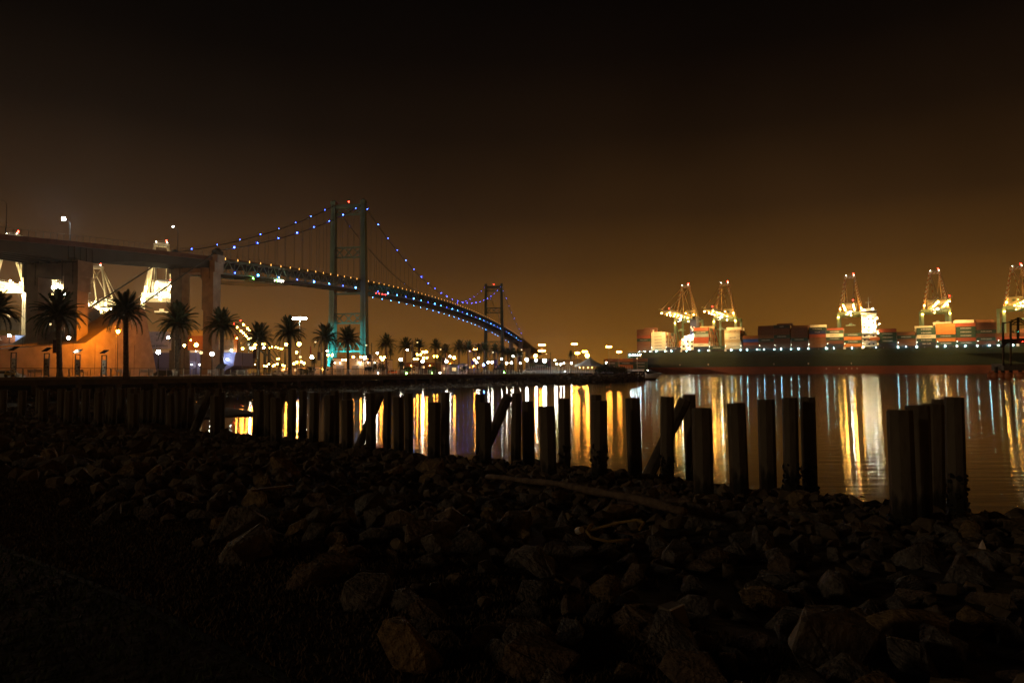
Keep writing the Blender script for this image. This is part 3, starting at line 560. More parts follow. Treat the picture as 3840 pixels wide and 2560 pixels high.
# smaller fan palms and young palms in the park
for i, (px, py, Y, k) in enumerate([(2141, 1330, 235, .62), (1465, 1325, 300, .9), (1178, 1355, 180, .5), (1246, 1362, 190, .45), (1650, 1350, 300, .9), (1502, 1368, 180, .55)]):
    p = at(px, py, Y); o = thing('fan_palm', ['single small palm standing beside the white tent', 'palm with a loose crown behind the orange globes', 'young palm behind the red flag lamp', 'young palm before the cream building', 'pale loose palm behind the date palms', 'low bushy young palm under white lamps'][i], 'palm tree', (p.x, p.y, 2.6)); h = p.z - 2.6
    link('trunk', MB().lathe((0, 0, 0), [(.2, 0), (.15, h * .5), (.2, h)], 8).mesh('trunk', M['trunk']), o); link('crown', JC[i % 3], o, (0, 0, h), (0, 0, i), (k * .6, k * .6, k * .75))
# ================================================================ THE SUSPENSION BRIDGE
T1 = Vector((-104.4, 460, 0)); AD = Vector((.1788, .9839, 0)); AW = Vector((.9839, -.1788, 0)); BA = math.atan2(AD.y, AD.x)
def dz(s):                                     # road level along the bridge
    if s < -262: return dz(-262) + (s + 262) * .055
    if s > 719: return dz(719) - (s - 719) * .055
    return 67 - 1.053e-4 * (s - 228.5) ** 2
def B(s, o, z): p = T1 + AD * s + AW * o; return Vector((p.x, p.y, z))
SP, ML = -160, 457; SE = ML + 160
bridge = thing('suspension_bridge', 'long green suspension bridge with two tall towers and blue lights on its cables', 'bridge', B(0, 0, 2.6)); B0 = origin(bridge)
def bb(q, name, m, parent=bridge): return q.build(name, m, parent, world=True)
def strip(q, s0, s1, o0, o1, z0, z1, step=9.5):  # slab following the road
    n = max(1, round((s1 - s0) / step))
    for k in range(n):
        a, c = s0 + (s1 - s0) * k / n, s0 + (s1 - s0) * (k + 1) / n
        q.hexa([B(a, o0, dz(a) + z0), B(a, o1, dz(a) + z0), B(c, o1, dz(c) + z0), B(c, o0, dz(c) + z0), B(a, o0, dz(a) + z1), B(a, o1, dz(a) + z1), B(c, o1, dz(c) + z1), B(c, o0, dz(c) + z1)])
    return q
bb(strip(MB(), SP, SE, -8.4, 8.4, -.9, -.3), 'roadway', M['darkc']); HW = 9.0
for sd in (-1, 1):
    bb(strip(MB(), SP, SE, sd * HW - .35, sd * HW + .35, -.7, 0), 'top_chord', M['green']); bb(strip(MB(), SP, SE, sd * HW - .3, sd * HW + .3, -6.2, -5.6), 'bottom_chord', M['green'])
    bb(strip(MB(), SP, SE, sd * 8.75 - .12, sd * 8.75 + .12, .02, .75), 'parapet', M['rust'])
    bb(strip(MB(), SP, SE, sd * 8.9 - .04, sd * 8.9 + .04, 2.6, 2.68), 'fence_rail', M['black']); bb(strip(MB(), SP, SE, sd * 8.9 - .03, sd * 8.9 + .03, 1.6, 1.65), 'fence_rail', M['black'])
    s = SP; i = 0; PNL = 9.63
    while s < SE - .1:
        q = MB(); z = dz(s); z2 = dz(s + PNL); zm = dz(s + PNL / 2)
        q.beam(B(s, sd * HW, z - .6), B(s + PNL / 2, sd * HW, zm - 5.7), .32, .4); q.beam(B(s + PNL / 2, sd * HW, zm - 5.7), B(s + PNL, sd * HW, z2 - .6), .32, .4); q.beam(B(s + PNL / 2, sd * HW, zm - 5.7), B(s + PNL / 2, sd * HW, zm - .6), .2, .25)
        bb(q, 'truss_panel', M['green'])
        s += PNL; i += 1
fpm = MB().box((0, 0, 1.3), (.09, .09, 2.7)).mesh('fence_post', M['black'])
for sd in (-1, 1):
    s = SP + 2
    while s < 150: link('fence_post', fpm, bridge, B(s, sd * 8.9, dz(s)) - B0); s += 4.8 if sd > 0 else 9.6
s = SP + 4.8; k = 0
while s < SE:                                   # floor beams and lower lateral bracing
    q = MB(); q.beam(B(s, -HW, dz(s) - 5.9), B(s, HW, dz(s) - 5.9), .4, .5); q.beam(B(s, -HW, dz(s) - 1.4), B(s, HW, dz(s) - 1.4), .4, 1.0); q.beam(B(s, -HW if k % 2 else HW, dz(s) - 5.9), B(min(s + 9.63, SE), HW if k % 2 else -HW, dz(s + 9.63) - 5.9), .3, .3)
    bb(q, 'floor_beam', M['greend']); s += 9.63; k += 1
CW = 9.9; ZT = 110.5
def cable_z(s):
    if 0 <= s <= ML: return 70.2 + (ZT - 70.2) * ((s - ML / 2) / (ML / 2)) ** 2
    f = -s / -SP if s < 0 else (s - ML) / (SE - ML); f = abs(f); z1 = dz(SP) + 3.4
    return ZT + (z1 - ZT) * f - 4 * 4.2 * f * (1 - f)
for sd in (-1, 1):
    for a, c, n in ((SP, 0, 14), (0, ML, 36), (ML, SE, 14)):
        bb(MB().path([B(a + (c - a) * k / n, sd * CW, cable_z(a + (c - a) * k / n)) for k in range(n + 1)], .24, 6), 'main_cable', M['cable'])
        bb(MB().path([B(a + (c - a) * k / n, sd * CW, cable_z(a + (c - a) * k / n) + 1.1) for k in range(n + 1)], .05, 4), 'hand_line', M['cable'])
    for e in ((SP, -209, 26.0), (SE, SE + 49, 26.0)): bb(MB().tube(B(e[0], sd * CW, cable_z(e[0])), B(e[1], sd * CW, e[2]), .28, n=6).tube(B(e[0], sd * CW, cable_z(e[0]) + 1), B(e[1], sd * CW, e[2] + 1), .05, n=4), 'backstay', M['cable'])
    s = SP + 9.63
    while s < SE - 5:
        if cable_z(s) - dz(s) > 2.5 and abs(s) > 3 and abs(s - ML) > 3: bb(MB().beam(B(s - .25, sd * CW, dz(s) - .5), B(s - .25, sd * CW, cable_z(s)), .07).beam(B(s + .25, sd * CW, dz(s) - .5), B(s + .25, sd * CW, cable_z(s)), .07), 'hanger', M['cable'])
        s += 9.63
def tower(s0):
    tw = link('tower', None, bridge, B(s0, 0, 2.6) - B0); tw.empty_display_size = 1
    def tb(q, name, m=M['green']): return q.build(name, m, tw, world=True)
    x = lambda z: 11.0 - 1.0 * z / 111      # leg centre offset
    wl = lambda z: 4.1 - 1.5 * z / 111; dl = lambda z: 5.6 - 2.0 * z / 111
    for sd in (-1, 1):
        q = MB(); zs = [2.6, 18, 34, 50, 66, 80, 94, 111]
        for a, c in zip(zs, zs[1:]):
            r_ = lambda z: [B(s0 - dl(z) / 2, sd * x(z) - wl(z) / 2, z), B(s0 - dl(z) / 2, sd * x(z) + wl(z) / 2, z), B(s0 + dl(z) / 2, sd * x(z) + wl(z) / 2, z), B(s0 + dl(z) / 2, sd * x(z) - wl(z) / 2, z)]
            q.hexa(r_(a) + r_(c)); 
        tb(q, 'leg'); q = MB()
        for sy in (-1, 1): q.beam(B(s0 + sy * (dl(2) / 2 + .12), sd * x(2.6), 2.6), B(s0 + sy * (dl(111) / 2 + .12), sd * x(111), 111), .9, .3)
        tb(q, 'leg_rib'); tb(MB().box(B(s0, sd * x(111), 112.0), (3.2, 4.2, 2.0), BA - 1.57).ball(B(s0, sd * x(111), 113.2), 1.1, 8, 5), 'saddle'); tb(MB().box(B(s0, sd * x(0), 1), (9, 11, 5.4), BA - 1.57), 'footing', M['concrete'])
    def lattice(z0, z1, solid=None):
        q = MB(); w0, w1 = x(z0) - wl(z0) / 2 + .3, x(z1) - wl(z1) / 2 + .3
        for z in (z0, z1): q.beam(B(s0, -x(z) + .5, z), B(s0, x(z) - .5, z), 1.1, .9)
        for k in range(3):
            a0, a1 = -w0 + 2 * w0 * k / 3, -w0 + 2 * w0 * (k + 1) / 3; q.beam(B(s0, a0, z0), B(s0, a1, z1), .7, .6); q.beam(B(s0 + .05, a1, z0), B(s0 + .05, a0, z1), .7, .6)
        for sd in (-1, 1): q.beam(B(s0, sd * (w0 - .3), z0), B(s0, sd * (w0 - 2.5), z0 + .4), .9, .7)
        tb(q, 'cross_brace')
    lattice(104.2, 108.6); tb(MB().beam(B(s0, -10, 109.6), B(s0, 10, 109.6), 2.6, 2.2), 'top_strut')
    lattice(76.6, 83); lattice(34.5, 40.5)
    q = MB()                                    # lowest brace: a zig-zag over one chord
    q.beam(B(s0, -10, 16.5), B(s0, 10, 16.5), 1.3, 1.1)
    for k in range(3): a0 = -8.6 + 17.2 * k / 3; q.beam(B(s0, a0, 16.8), B(s0, a0 + 2.87, 22), .8, .7); q.beam(B(s0, a0 + 5.73, 16.8), B(s0, a0 + 2.87, 22), .8, .7)
    tb(q, 'cross_brace'); tb(MB().beam(B(s0, -10, dz(s0) - 8.2), B(s0, 10, dz(s0) - 8.2), 2, 1.2), 'deck_strut')
    bl = bulb('red', tw, B(s0, 0, 112.6) - B(s0, 0, 2.6), .45, 'beacon'); MB().tube(B(s0, 0, 110.6), B(s0, 0, 112.4), .12, n=5).build('beacon_mast', M['green'], tw, world=True)
tower(0); tower(ML)
# lights: on the cables, under the truss and along the parapet
s = SP + 12; k = 0
while s < SE - 6:
    if abs(s) > 4 and abs(s - ML) > 4:
        for sd in (-1, 1): bulb('blue', bridge, B(s, sd * (CW + .35), cable_z(s) + .4) - B0, (.24 if k % 3 else .34) * (.7 if sd < 0 else 1) * (1 - .5 * max(0, s) / 617), 'cable_light')
    s += 19.26; k += 1
s = SP + 14; k = 0
while s < SE - 4:
    bulb('sky' if k % 3 else 'blue', bridge, B(s, HW + .5, dz(s) - 5.2) - B0, (.22, .42, .28)[k % 3] * (1 - .5 * max(0, s) / 617), 'truss_light')
    if s > 40: bulb('sky', bridge, B(s, -HW - .3, dz(s) - 6.4) - B0, .2, 'truss_light')
    s += 19.26; k += 1
s = SP + 7
while s < SE:
    for sd in (-1, 1):
        q = bulb('amber', bridge, B(s, sd * 9.2, dz(s) + .35) - B0, .15 * (1 - .5 * max(0, s) / 617), 'parapet_light'); q.scale.z = .7
    s += 9.63
for ds in (24, 30, 36, 42): bulb('red', bridge, B(ds, HW + .3, dz(ds) - 6.6) - B0, .28, 'channel_light')
# painters' gantry hung under the side span
gt = thing('maintenance_gantry', 'steel maintenance platform hanging under the bridge deck with white work lamps', 'platform', B(-118, 0, dz(-118) - 9)); G0 = origin(gt)
q = MB(); 
for o_ in (-9.5, 9.5):
    for z in (-8.6, -7.2): q.beam(B(-139, o_, dz(-139) + z), B(-99, o_, dz(-99) + z), .18)
    for k in range(14): a = -139 + k * 2.86; q.beam(B(a, o_, dz(a) - 8.6), B(a + 2.86, o_, dz(a + 2.86) - 7.2), .1)
q.build('side_truss', M['greend'], gt, world=True)
q = MB(); q.hexa([B(-139, -9.6, dz(-139) - 8.9), B(-139, 9.6, dz(-139) - 8.9), B(-99, 9.6, dz(-99) - 8.9), B(-99, -9.6, dz(-99) - 8.9), B(-139, -9.6, dz(-139) - 8.75), B(-139, 9.6, dz(-139) - 8.75), B(-99, 9.6, dz(-99) - 8.75), B(-99, -9.6, dz(-99) - 8.75)]); q.build('platform', M['greend'], gt, world=True)
for a in (-138, -120, -100):
    for o_ in (-9.5, 9.5): MB().beam(B(a, o_, dz(a) - 7.2), B(a, o_, dz(a) - 6.1), .15).build('hanger_rod', M['greend'], gt, world=True)
for a, k in ((-112, 'soft'), (-108, 'white'), (-106, 'white'), (-104, 'soft'), (-109, 'green'), (-132, 'green')): bulb(k, gt, B(a, 10, dz(a) - 6.9) - G0, .3 if k != 'green' else .35, 'work_lamp')
# cyan floodlights washing the near tower's feet
for i, o_ in enumerate((-26, 6, -4.0)):
    p = B((-14, -16, -12)[i], o_, 3.4); f = thing('ground_floodlight', 'cyan ground floodlight at the foot of the bridge tower', 'floodlight', (p.x, p.y, 2.6), BA, 'cyan floodlights under the tower'); MB().box((0, 0, .3), (.8, .8, .6)).build('housing', M['black'], f); bulb('cyan', f, (0, 0, .9), .3)
    sd_ = bpy.data.lights.new('beam', 'SPOT'); sd_.energy = 120000; sd_.color = (.03, .85, .9); sd_.spot_size = rad(52); sd_.spot_blend = .25; sd_.shadow_soft_size = .3
    so_ = link('beam', sd_, f, (0, 0, 1.4)); tgt = B(0, (-12.5, -10, 9.5)[i], (15, 18, 18)[i]) - B((-14, -16, -12)[i], o_, 4.0); so_.rotation_euler = (Matrix.Rotation(-BA, 3, 'Z') @ tgt).to_track_quat('-Z', 'Y').to_euler()

# ---------------------------------------------------------------- approach viaduct, piers and anchorage
def pier(parent, s0, cols, base_z=2.6):
    pr = link('pier', None, parent, B(s0, 0, 2.6) - origin(parent)); zt = dz(s0) - (1 if cols else 5.4)
    pb_ = lambda q, n, m=M['concrete']: q.build(n, m, pr, world=True)
    for o_ in (-7.2, 7.2):
        pb_(MB().box(B(s0, o_, (2.6 + 13) / 2), (5.4, 6.0, 13 - 2.6), BA - 1.57), 'plinth'); pb_(MB().box(B(s0, o_, (13 + 29.5) / 2), (4.3, 4.6, 16.5), BA - 1.57), 'column'); pb_(MB().box(B(s0, o_, (29.5 + zt - 5) / 2), (5.2, 5.4, zt - 5 - 29.5), BA - 1.57), 'column')
    pb_(MB().box(B(s0, 0, zt - 2.5), (21.5 if cols else 20.4, 6.4, 5.0), BA - 1.57), 'cap_beam'); [pb_(MB().box(B(s0 - 3.24 if cols else s0 - 3.24, o_, zt - 4.2), (.5, .06, 7), BA - 1.57), 'water_stain', M['darkc']) for o_ in (-9, -5.2, 4.6, 8.4)]; return pr
via = thing('approach_viaduct', 'dark steel girder viaduct on tall concrete piers leading onto the bridge', 'viaduct', B(SP - 72.7, 0, 2.6)); V0 = origin(via)
def viaduct(parent, s0, s1, piers):
    vb = lambda q, n, m: q.build(n, m, parent, world=True)
    vb(strip(MB(), s0, s1, -9.2, 9.2, -.7, -.05, 12), 'roadway', M['darkc'])
    for sd in (-1, 1):
        vb(strip(MB(), s0, s1, sd * 9.2 - .15, sd * 9.2 + .15, -.75, .8, 12), 'parapet', M['rust']); vb(strip(MB(), s0, s1, sd * 9.2 - .04, sd * 9.2 + .04, 2.7, 2.78, 12), 'fence_rail', M['black'])
        s = s0 + 1
        while s < s1: link('fence_post', fpm, parent, B(s, sd * 9.2, dz(s) + .1) - origin(parent)); s += 2.6 if sd > 0 else 5.2
    for o_ in (-8.2, -4.1, 0, 4.1, 8.2):
        q = MB(); n = round((s1 - s0) / 4)
        def dep(s): d = min(abs(s - p) for p in piers); return 3.2 + 2.1 * max(0, 1 - d / 30) ** 1.6
        fl = MB()
        for k in range(n):
            a, c = s0 + (s1 - s0) * k / n, s0 + (s1 - s0) * (k + 1) / n; da, dc = dep(a), dep(c)
            q.hexa([B(a, o_ - .05, dz(a) - .72 - da), B(a, o_ + .05, dz(a) - .72 - da), B(c, o_ + .05, dz(c) - .72 - dc), B(c, o_ - .05, dz(c) - .72 - dc), B(a, o_ - .05, dz(a) - .72), B(a, o_ + .05, dz(a) - .72), B(c, o_ + .05, dz(c) - .72), B(c, o_ - .05, dz(c) - .72)])
            fl.hexa([B(a, o_ - .4, dz(a) - .78 - da), B(a, o_ + .4, dz(a) - .78 - da), B(c, o_ + .4, dz(c) - .78 - dc), B(c, o_ - .4, dz(c) - .78 - dc), B(a, o_ - .4, dz(a) - .725 - da), B(a, o_ + .4, dz(a) - .725 - da), B(c, o_ + .4, dz(c) - .725 - dc), B(c, o_ - .4, dz(c) - .725 - dc)])
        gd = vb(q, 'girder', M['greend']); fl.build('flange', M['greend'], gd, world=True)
    for p in piers:
        for o_ in (8.35,):
            for e in (-5, -2.5, 0, 2.5, 5): vb(MB().beam(B(p + e, o_, dz(p) - 5.5), B(p + e, o_, dz(p) - .8), .25), 'stiffener', M['greend'])
P2 = SP - 72.7
viaduct(via, -330, SP - .5, [P2, -305]); pr2 = pier(via, P2, False)
q = MB()
for k in range(9): q.beam(B(P2 - 3.6, -9 + k * .0, 14 + k * 3.4), B(P2 - 3.6, -8.2, 14 + k * 3.4), .06)
q.beam(B(P2 - 3.6, -9, 12), B(P2 - 3.6, -9, 42), .08).beam(B(P2 - 3.6, -8.2, 12), B(P2 - 3.6, -8.2, 42), .08); q.build('ladder', M['black'], pr2, world=True)
q = MB()
for k in range(7): q.beam(B(P2 - 4.5, -9 + k * 3, dz(P2) - 6.2), B(P2 - 3, -9 + k * 3, dz(P2) - 6.2), .15).beam(B(P2 - 4.5, -9 + k * 3, dz(P2) - 6.2), B(P2 - 4.5, -9 + k * 3, dz(P2) - 5.0), .1)
q.beam(B(P2 - 4.5, -11, dz(P2) - 5), B(P2 - 4.5, 11, dz(P2) - 5), .1).beam(B(P2 - 4.5, -11, dz(P2) - 6.2), B(P2 - 4.5, 11, dz(P2) - 6.2), .15); q.build('catwalk', M['black'], pr2, world=True)
pr1 = pier(bridge, SP, True)
for o_ in (-CW, CW): MB().box(B(SP, o_, dz(SP) - .2), (3.6, 5.4, 3.2), BA - 1.57).build('cable_post', M['concrete'], pr1, world=True); MB().box(B(SP, o_, dz(SP) + 2.3), (2.2, 5.0, 2.2), BA - 1.57).ball(B(SP, o_, dz(SP) + 3.2), 1.5, 8, 5).build('saddle', M['greend'], pr1, world=True)
fvia = thing('far_viaduct', 'distant approach viaduct lit yellow beyond the far bridge tower', 'viaduct', B(SE, 0, 2.6)); viaduct(fvia, SE + .5, SE + 230, [SE + 75, SE + 150]); pier(bridge, SE, True); pier(fvia, SE + 75, False); pier(fvia, SE + 150, False)
for i in range(4): s_ = SE + 12 + i * 26; bulb('sodium', fvia, B(s_, 24, 9) - origin(fvia), .6, 'yard_lamp'); MB().tube(B(s_, 24, 2.6), B(s_, 24, 8.7), .12, n=5).build('yard_lamp_pole', M['black'], fvia, world=True)
# anchorage: two sloping concrete housings
def anchorage(o0, o1, label):
    a = thing('cable_anchorage', label, 'anchorage', B(-210, (o0 + o1) / 2, 2.6), 0, 'concrete cable anchorages')
    prof = [(-202, 2.6), (-209, 25.8), (-212.5, 26.8), (-236, 13), (-268, 10), (-268, 2.6)]
    q = MB().extrude([B(s_, o1, z) for s_, z in prof], AW * (o0 - o1)); q.build('housing', M['concrete'], a, world=True)
    for k in range(5): s_ = -214 - k * 9; z1 = 4.5 + .0 * k; MB().box(B(s_, o1 + .02, 8), (.12, .06, 10), BA - 1.57).build('panel_joint', M['darkc'], a, world=True)
anchorage(4.5, 13.5, 'sloping concrete anchorage wall lit orange by a sodium lamp'); anchorage(-13.5, -4.5, 'dim sloping concrete anchorage behind the orange lit one')
# lamps on the viaduct and bridge deck
for s_, o_, k, l in ((-261, 9.0, None, 'unlit curved lamp post on the viaduct at the frame edge'), (-218, -9, 'ice', 'dazzling white street lamp standing on the viaduct'), (-185, 9.0, 'led', 'curved lamp post with a small white light on the viaduct')):
    o = thing('viaduct_lamp', l, 'street lamp', B(s_, o_, dz(s_)), BA); h = 10.5
    MB().tube((0, 0, 0), (0, 0, h - 1.2), .11, .07, 6).build('pole', M['black'], o); pts = [(-.0 - 2.6 * (1 - math.cos(a / 5 * 1.57)) * (1), 0, h - 1.2 + 1.2 * math.sin(a / 5 * 1.57)) for a in range(6)]
    MB().path(pts, .05, 5).build('arm', M['black'], o); MB().box((-2.9, 0, h), (.9, .35, .18)).build('lamp_head', M['grey'], o)
    if k: bulb(k, o, (-2.9, 0, h - .3), .62 if k == 'ice' else .22)
    else: MB().box((0, -.1, 3.4), (.06, .5, 1.2)).build('plate', M['grey'], o)
# ================================================================ CONTAINERS
CL, CHT, CWD = 12.19, 2.62, 2.44
_cm = {}
def cont_mesh(k):
    if k not in _cm:
        q = MB().box((0, 0, CHT / 2), (CL - .5, CWD - .14, CHT - .24))
        for x in (-1, 1):
            for y in (-1, 1): q.box((x * (CL / 2 - .12), y * (CWD / 2 - .1), CHT / 2), (.22, .18, CHT - .02))
        for z in (.1, CHT - .1):
            for y in (-1, 1): q.box((0, y * (CWD / 2 - .07), z), (CL - .46, .12, .17))
            for x in (-1, 1): q.box((x * (CL / 2 - .1), 0, z), (.16, CWD - .38, .17))
        for y in (-1, 1):
            for k2 in range(4): q.box((CL / 2 - .18, y * (.25 + .5 * (k2 % 2)), CHT / 2), (.05, .06, CHT - .5))
        _cm[k] = q.mesh('container_' + k, M['c_' + k])
    return _cm[k]
CNAME = dict(brown='brown', darkred='dark red', red='red', orange='orange', evergreen='dark green', cream='cream', black='black', blue='blue', navy='navy blue', grey='grey green', lilac='lilac white', yellow='yellow', tan='tan')
TXTW = dict(EVERGREEN=7.2, COSCO=5.5, ITALIA=4.2, MOL=5.0)
def container(k, txt, p, rz, label, group, size=1.25, dark=None, jit=True):
    o = tag(link('shipping_container', cont_mesh(k), None, p, (0, 0, rz)), label, 'container', group)
    if txt:
        me = text_mesh(txt, M['ink'] if (dark if dark is not None else k in ('cream', 'tan', 'yellow', 'lilac')) else M['paper'], 1.1)
        link('lettering', me, o, (0, -CWD / 2 - .012, CHT / 2), (rad(90), 0, 0), (size * .92, size, size))
    return o
# ================================================================ THE CONTAINER SHIP ALONG THE TERMINAL
ship = thing('container_ship', 'huge container ship with dark green hull and red waterline moored by the terminal', 'ship', shp(-30, 22, 0)); SR = math.atan2(SD.y, SD.x); H0 = origin(ship)
def t_of(px): k = (px - CX) / F; return RS * (k * .895 - .446) / (.895 + .446 * k)
BEAM, TB_, TF = 45.0, -194.0, 150.0; ZD = 18.6
def hull_ring(z, k0):
    """outline of the hull at height z; stern undercut, bow flare"""
    und = sstep(-2, 9, z); t0 = TB_ + 34 * (1 - und) ** 1.3; pts = []
    ins = 7 * (1 - und)
    for t_, o_ in ((t0 + 4, ins + 6), (t0 + 30, ins * .4), (t0 + 60, 0), (60, 0), (110, 3), (TF - 12 + z * .5, 16), (TF + z * .6, 22.5)): pts.append((t_, o_))
    pts = [(t0, 12 + ins)] + pts; return pts + [(t_, BEAM - o_) for t_, o_ in reversed(pts[:-1])]
def hull(z0, z1, n, name, m):
    q = MB(); rings = [hull_ring(z0 + (z1 - z0) * k / n, k) for k in range(n + 1)]; c = len(rings[0])
    for k, rg in enumerate(rings):
        for t_, o_ in rg: q.v.append(tuple(shp(t_, o_, z0 + (z1 - z0) * k / n)))
    for k in range(n):
        for j in range(c): q.f.append((k * c + j, k * c + (j + 1) % c, (k + 1) * c + (j + 1) % c, (k + 1) * c + j))
    q.f.append(tuple(n * c + j for j in range(c))); return q.build(name, m, ship, world=True)
hull(-1, 5.6, 4, 'boot_top', M['hullr']); hull(5.61, ZD - 4.6, 6, 'hull', M['hullg'])
sm = lambda q, n, m: q.build(n, m, ship, world=True)
def sbox(q, t0, t1, o0, o1, z0, z1): return q.hexa([shp(t0, o0, z0), shp(t1, o0, z0), shp(t1, o1, z0), shp(t0, o1, z0), shp(t0, o0, z1), shp(t1, o0, z1), shp(t1, o1, z1), shp(t0, o1, z1)])
sm(sbox(MB(), TB_ + 15.5, TF, -.02, BEAM, ZD - 4.58, ZD), 'upper_hull', M['hullg'])
q = MB(); sbox(q, TB_ + .5, TB_ + 15.4, 7, BEAM - 5, ZD - .4, ZD); sbox(q, TB_ + .5, TB_ + 1, 7, BEAM - 5, ZD - 4.6, ZD - .4)
for k in range(5): sbox(q, TB_ + 1.5 + k * 3.2, TB_ + 1.9 + k * 3.2, 7, 7.4, ZD - 4.58, ZD - .4)
sm(q, 'mooring_deck', M['hullg'])
for k in range(6): bulb('led', ship, shp(TB_ + 2.8 + k * 2.2, 8.5, ZD - 2.0) - H0, .42, 'mooring_deck_lamp')
q = MB(); sbox(q, TB_ + 2, TF - 10, 1.2, 1.3, ZD + 1.0, ZD + 1.1); sbox(q, TB_ + 2, TF - 10, 1.2, 1.3, ZD + .5, ZD + .56)
sm(q, 'bulwark_rail', M['darkc'])
q = MB()
for k in range(26): t_ = TB_ + 3 + k * 1.1 if k < 12 else TB_ + 40 + k * 9; sbox(q, t_, t_ + .2, 1.15, 1.35, ZD, ZD + 1.15)
sm(q, 'rail_post', M['grey'])
for px in (2548, 2900, 3190): sm(sbox(MB(), t_of(px), t_of(px) + .5, -.08, -.02, 7, 8.2), 'draught_mark', M['paper'])
for px, k in ((2653, 1), (3028, 1), (3095, 0), (3143, 0), (3170, 0), (3190, 0), (3210, 0)): sm(sbox(MB(), t_of(px), t_of(px) + .9, -.1, -.02, 3.4 if not k else 7.2, 4.1 if not k else 8.4), 'hull_mark', M['paper'])
# hatch coaming and lashing bridges
sm(sbox(MB(), TB_ + 20, TF - 16, 2.6, BEAM - 2.6, ZD, ZD + 1.7), 'hatch_coaming', M['black'])
STK = [(2386, 2436, 'brown brown red evergreen:EVERGREEN brown brown brown'), (2442, 2490, 'cream:EVERGREEN ' * 6), (2499, 2544, 'black:CMA_CGM'),
       (2602, 2651, 'red evergreen:CHINA_SHIPPING grey red red cream:COSCO black'), (2661, 2712, 'evergreen:EVERGREEN'), (2718, 2771, 'tan:CMA_CGM cream cream:CMA_CGM tan cream tan'),
       (2788, 2839, 'orange blue red darkred'), (2842, 2900, 'darkred darkred brown evergreen:EVERGREEN darkred darkred'), (2906, 2957, 'black:UASC darkred darkred evergreen:EVERGREEN darkred darkred darkred'), (2970, 3024, 'darkred darkred darkred evergreen:EVERGREEN darkred darkred'),
       (3035, 3096, 'evergreen:EVERGREEN navy:ITALIA red brown brown brown'), (3102, 3159, 'evergreen:EVERGREEN cream:EVERGREEN evergreen:EVERGREEN darkred black'), (3171, 3226, 'evergreen:EVERGREEN orange evergreen:EVERGREEN orange'),
       (3298, 3362, 'red evergreen:EVERGREEN evergreen:EVERGREEN evergreen:EVERGREEN black'), (3369, 3432, 'brown evergreen:EVERGREEN brown brown'), (3445, 3507, 'evergreen:EVERGREEN evergreen:EVERGREEN cream:EVERGREEN evergreen:EVERGREEN black:CMA_CGM'),
       (3518, 3582, 'orange orange orange evergreen:EVERGREEN orange evergreen:EVERGREEN'), (3594, 3658, 'red evergreen:EVERGREEN evergreen:EVERGREEN evergreen:EVERGREEN red evergreen:EVERGREEN'), (3670, 3736, 'darkred darkred evergreen:EVERGREEN darkred evergreen:EVERGREEN darkred'), (3739, 3814, 'brown red evergreen:EVERGREEN'), (3826, 3900, 'brown darkred red brown')]
ZS = ZD + 1.72; lb_t = []; inner = {}
NT = {}
for i, (a, c, s_) in enumerate(STK):
    tiers = s_.split(); t0 = (t_of(a) + t_of(c)) / 2; lb_t.append(t0 + CL / 2 + .75); n = len(tiers)
    for j, e in enumerate(tiers):
        k, _, txt = e.partition(':'); z = ZS + (n - 1 - j) * (CHT + .02); txt = txt.replace('_', ' ')
        pos = 'only box' if n == 1 else 'topmost' if j == 0 else 'bottom' if j == n - 1 else f'{ORD[j]} from top'
        container(k, txt, shp(t0, 2.6 + CWD / 2, z), SR, f'{CNAME[k]} container{" lettered " + txt if txt else ""}, {pos}, {ORD[i]} stack from the ship stern', 'containers on the big ship', 1.25 if len(txt) < 10 else 1.05)
    # rows behind the outermost one
    for row in range(1, 15):
        nn = n if n < 3 else max(2, n - (rr.random() < .25) + (rr.random() < .25 and n > 4 and i not in (1,)))
        for j in range(nn): inner.setdefault(rr.choice(['cream', 'tan', 'evergreen', 'brown', 'orange', 'red', 'cream', 'grey'] if i in (3, 5, 15, 16, 1) else ['darkred', 'brown', 'evergreen', 'brown', 'cream', 'red']), []).append(shp(t0 + rr.uniform(-.1, .1), 2.6 + CWD / 2 + row * 2.5, ZS + j * (CHT + .02)))
allv = MB()
mi = bpy.data.meshes.new('inner_containers'); vs_all, fs_all, ms_all = [], [], []; keys = sorted(inner)
for ki, k in enumerate(keys):
    for p in inner[k]:
        b0 = MB().box((p.x, p.y, p.z + CHT / 2), (CL - .06, CWD - .04, CHT - .03), SR); n0 = len(vs_all); vs_all += b0.v; fs_all += [tuple(x + n0 for x in f) for f in b0.f]; ms_all += [ki] * 6
mi.from_pydata(vs_all, [], fs_all)
for k in keys: mi.materials.append(M['c_' + k])
mi.polygons.foreach_set('material_index', ms_all)
struct(tag(link('stacked_containers', mi), 'rows of further containers filling the deck of the big ship behind the outer stacks', 'containers'), 'stuff')
for t_ in lb_t:
    q = MB()
    for o_ in (2.8, 8, 16, 24, 32, 40): sbox(q, t_ - .25, t_ + .25, o_, o_ + .5, ZD, ZS + 6.5)
    for z in (ZS - .1, ZS + 3, ZS + 6.3): sbox(q, t_ - .3, t_ + .3, 2.7, 42, z, z + .22)
    sbox(q, t_ - .8, t_ + .8, 2.4, 3.0, ZD, ZS - .12)
    sm(q, 'lashing_bridge', M['white'])
    for z in (ZS + 2.6,): bulb('soft', ship, shp(t_ + .2, 2.2, z) - H0, .12, 'lashing_lamp')
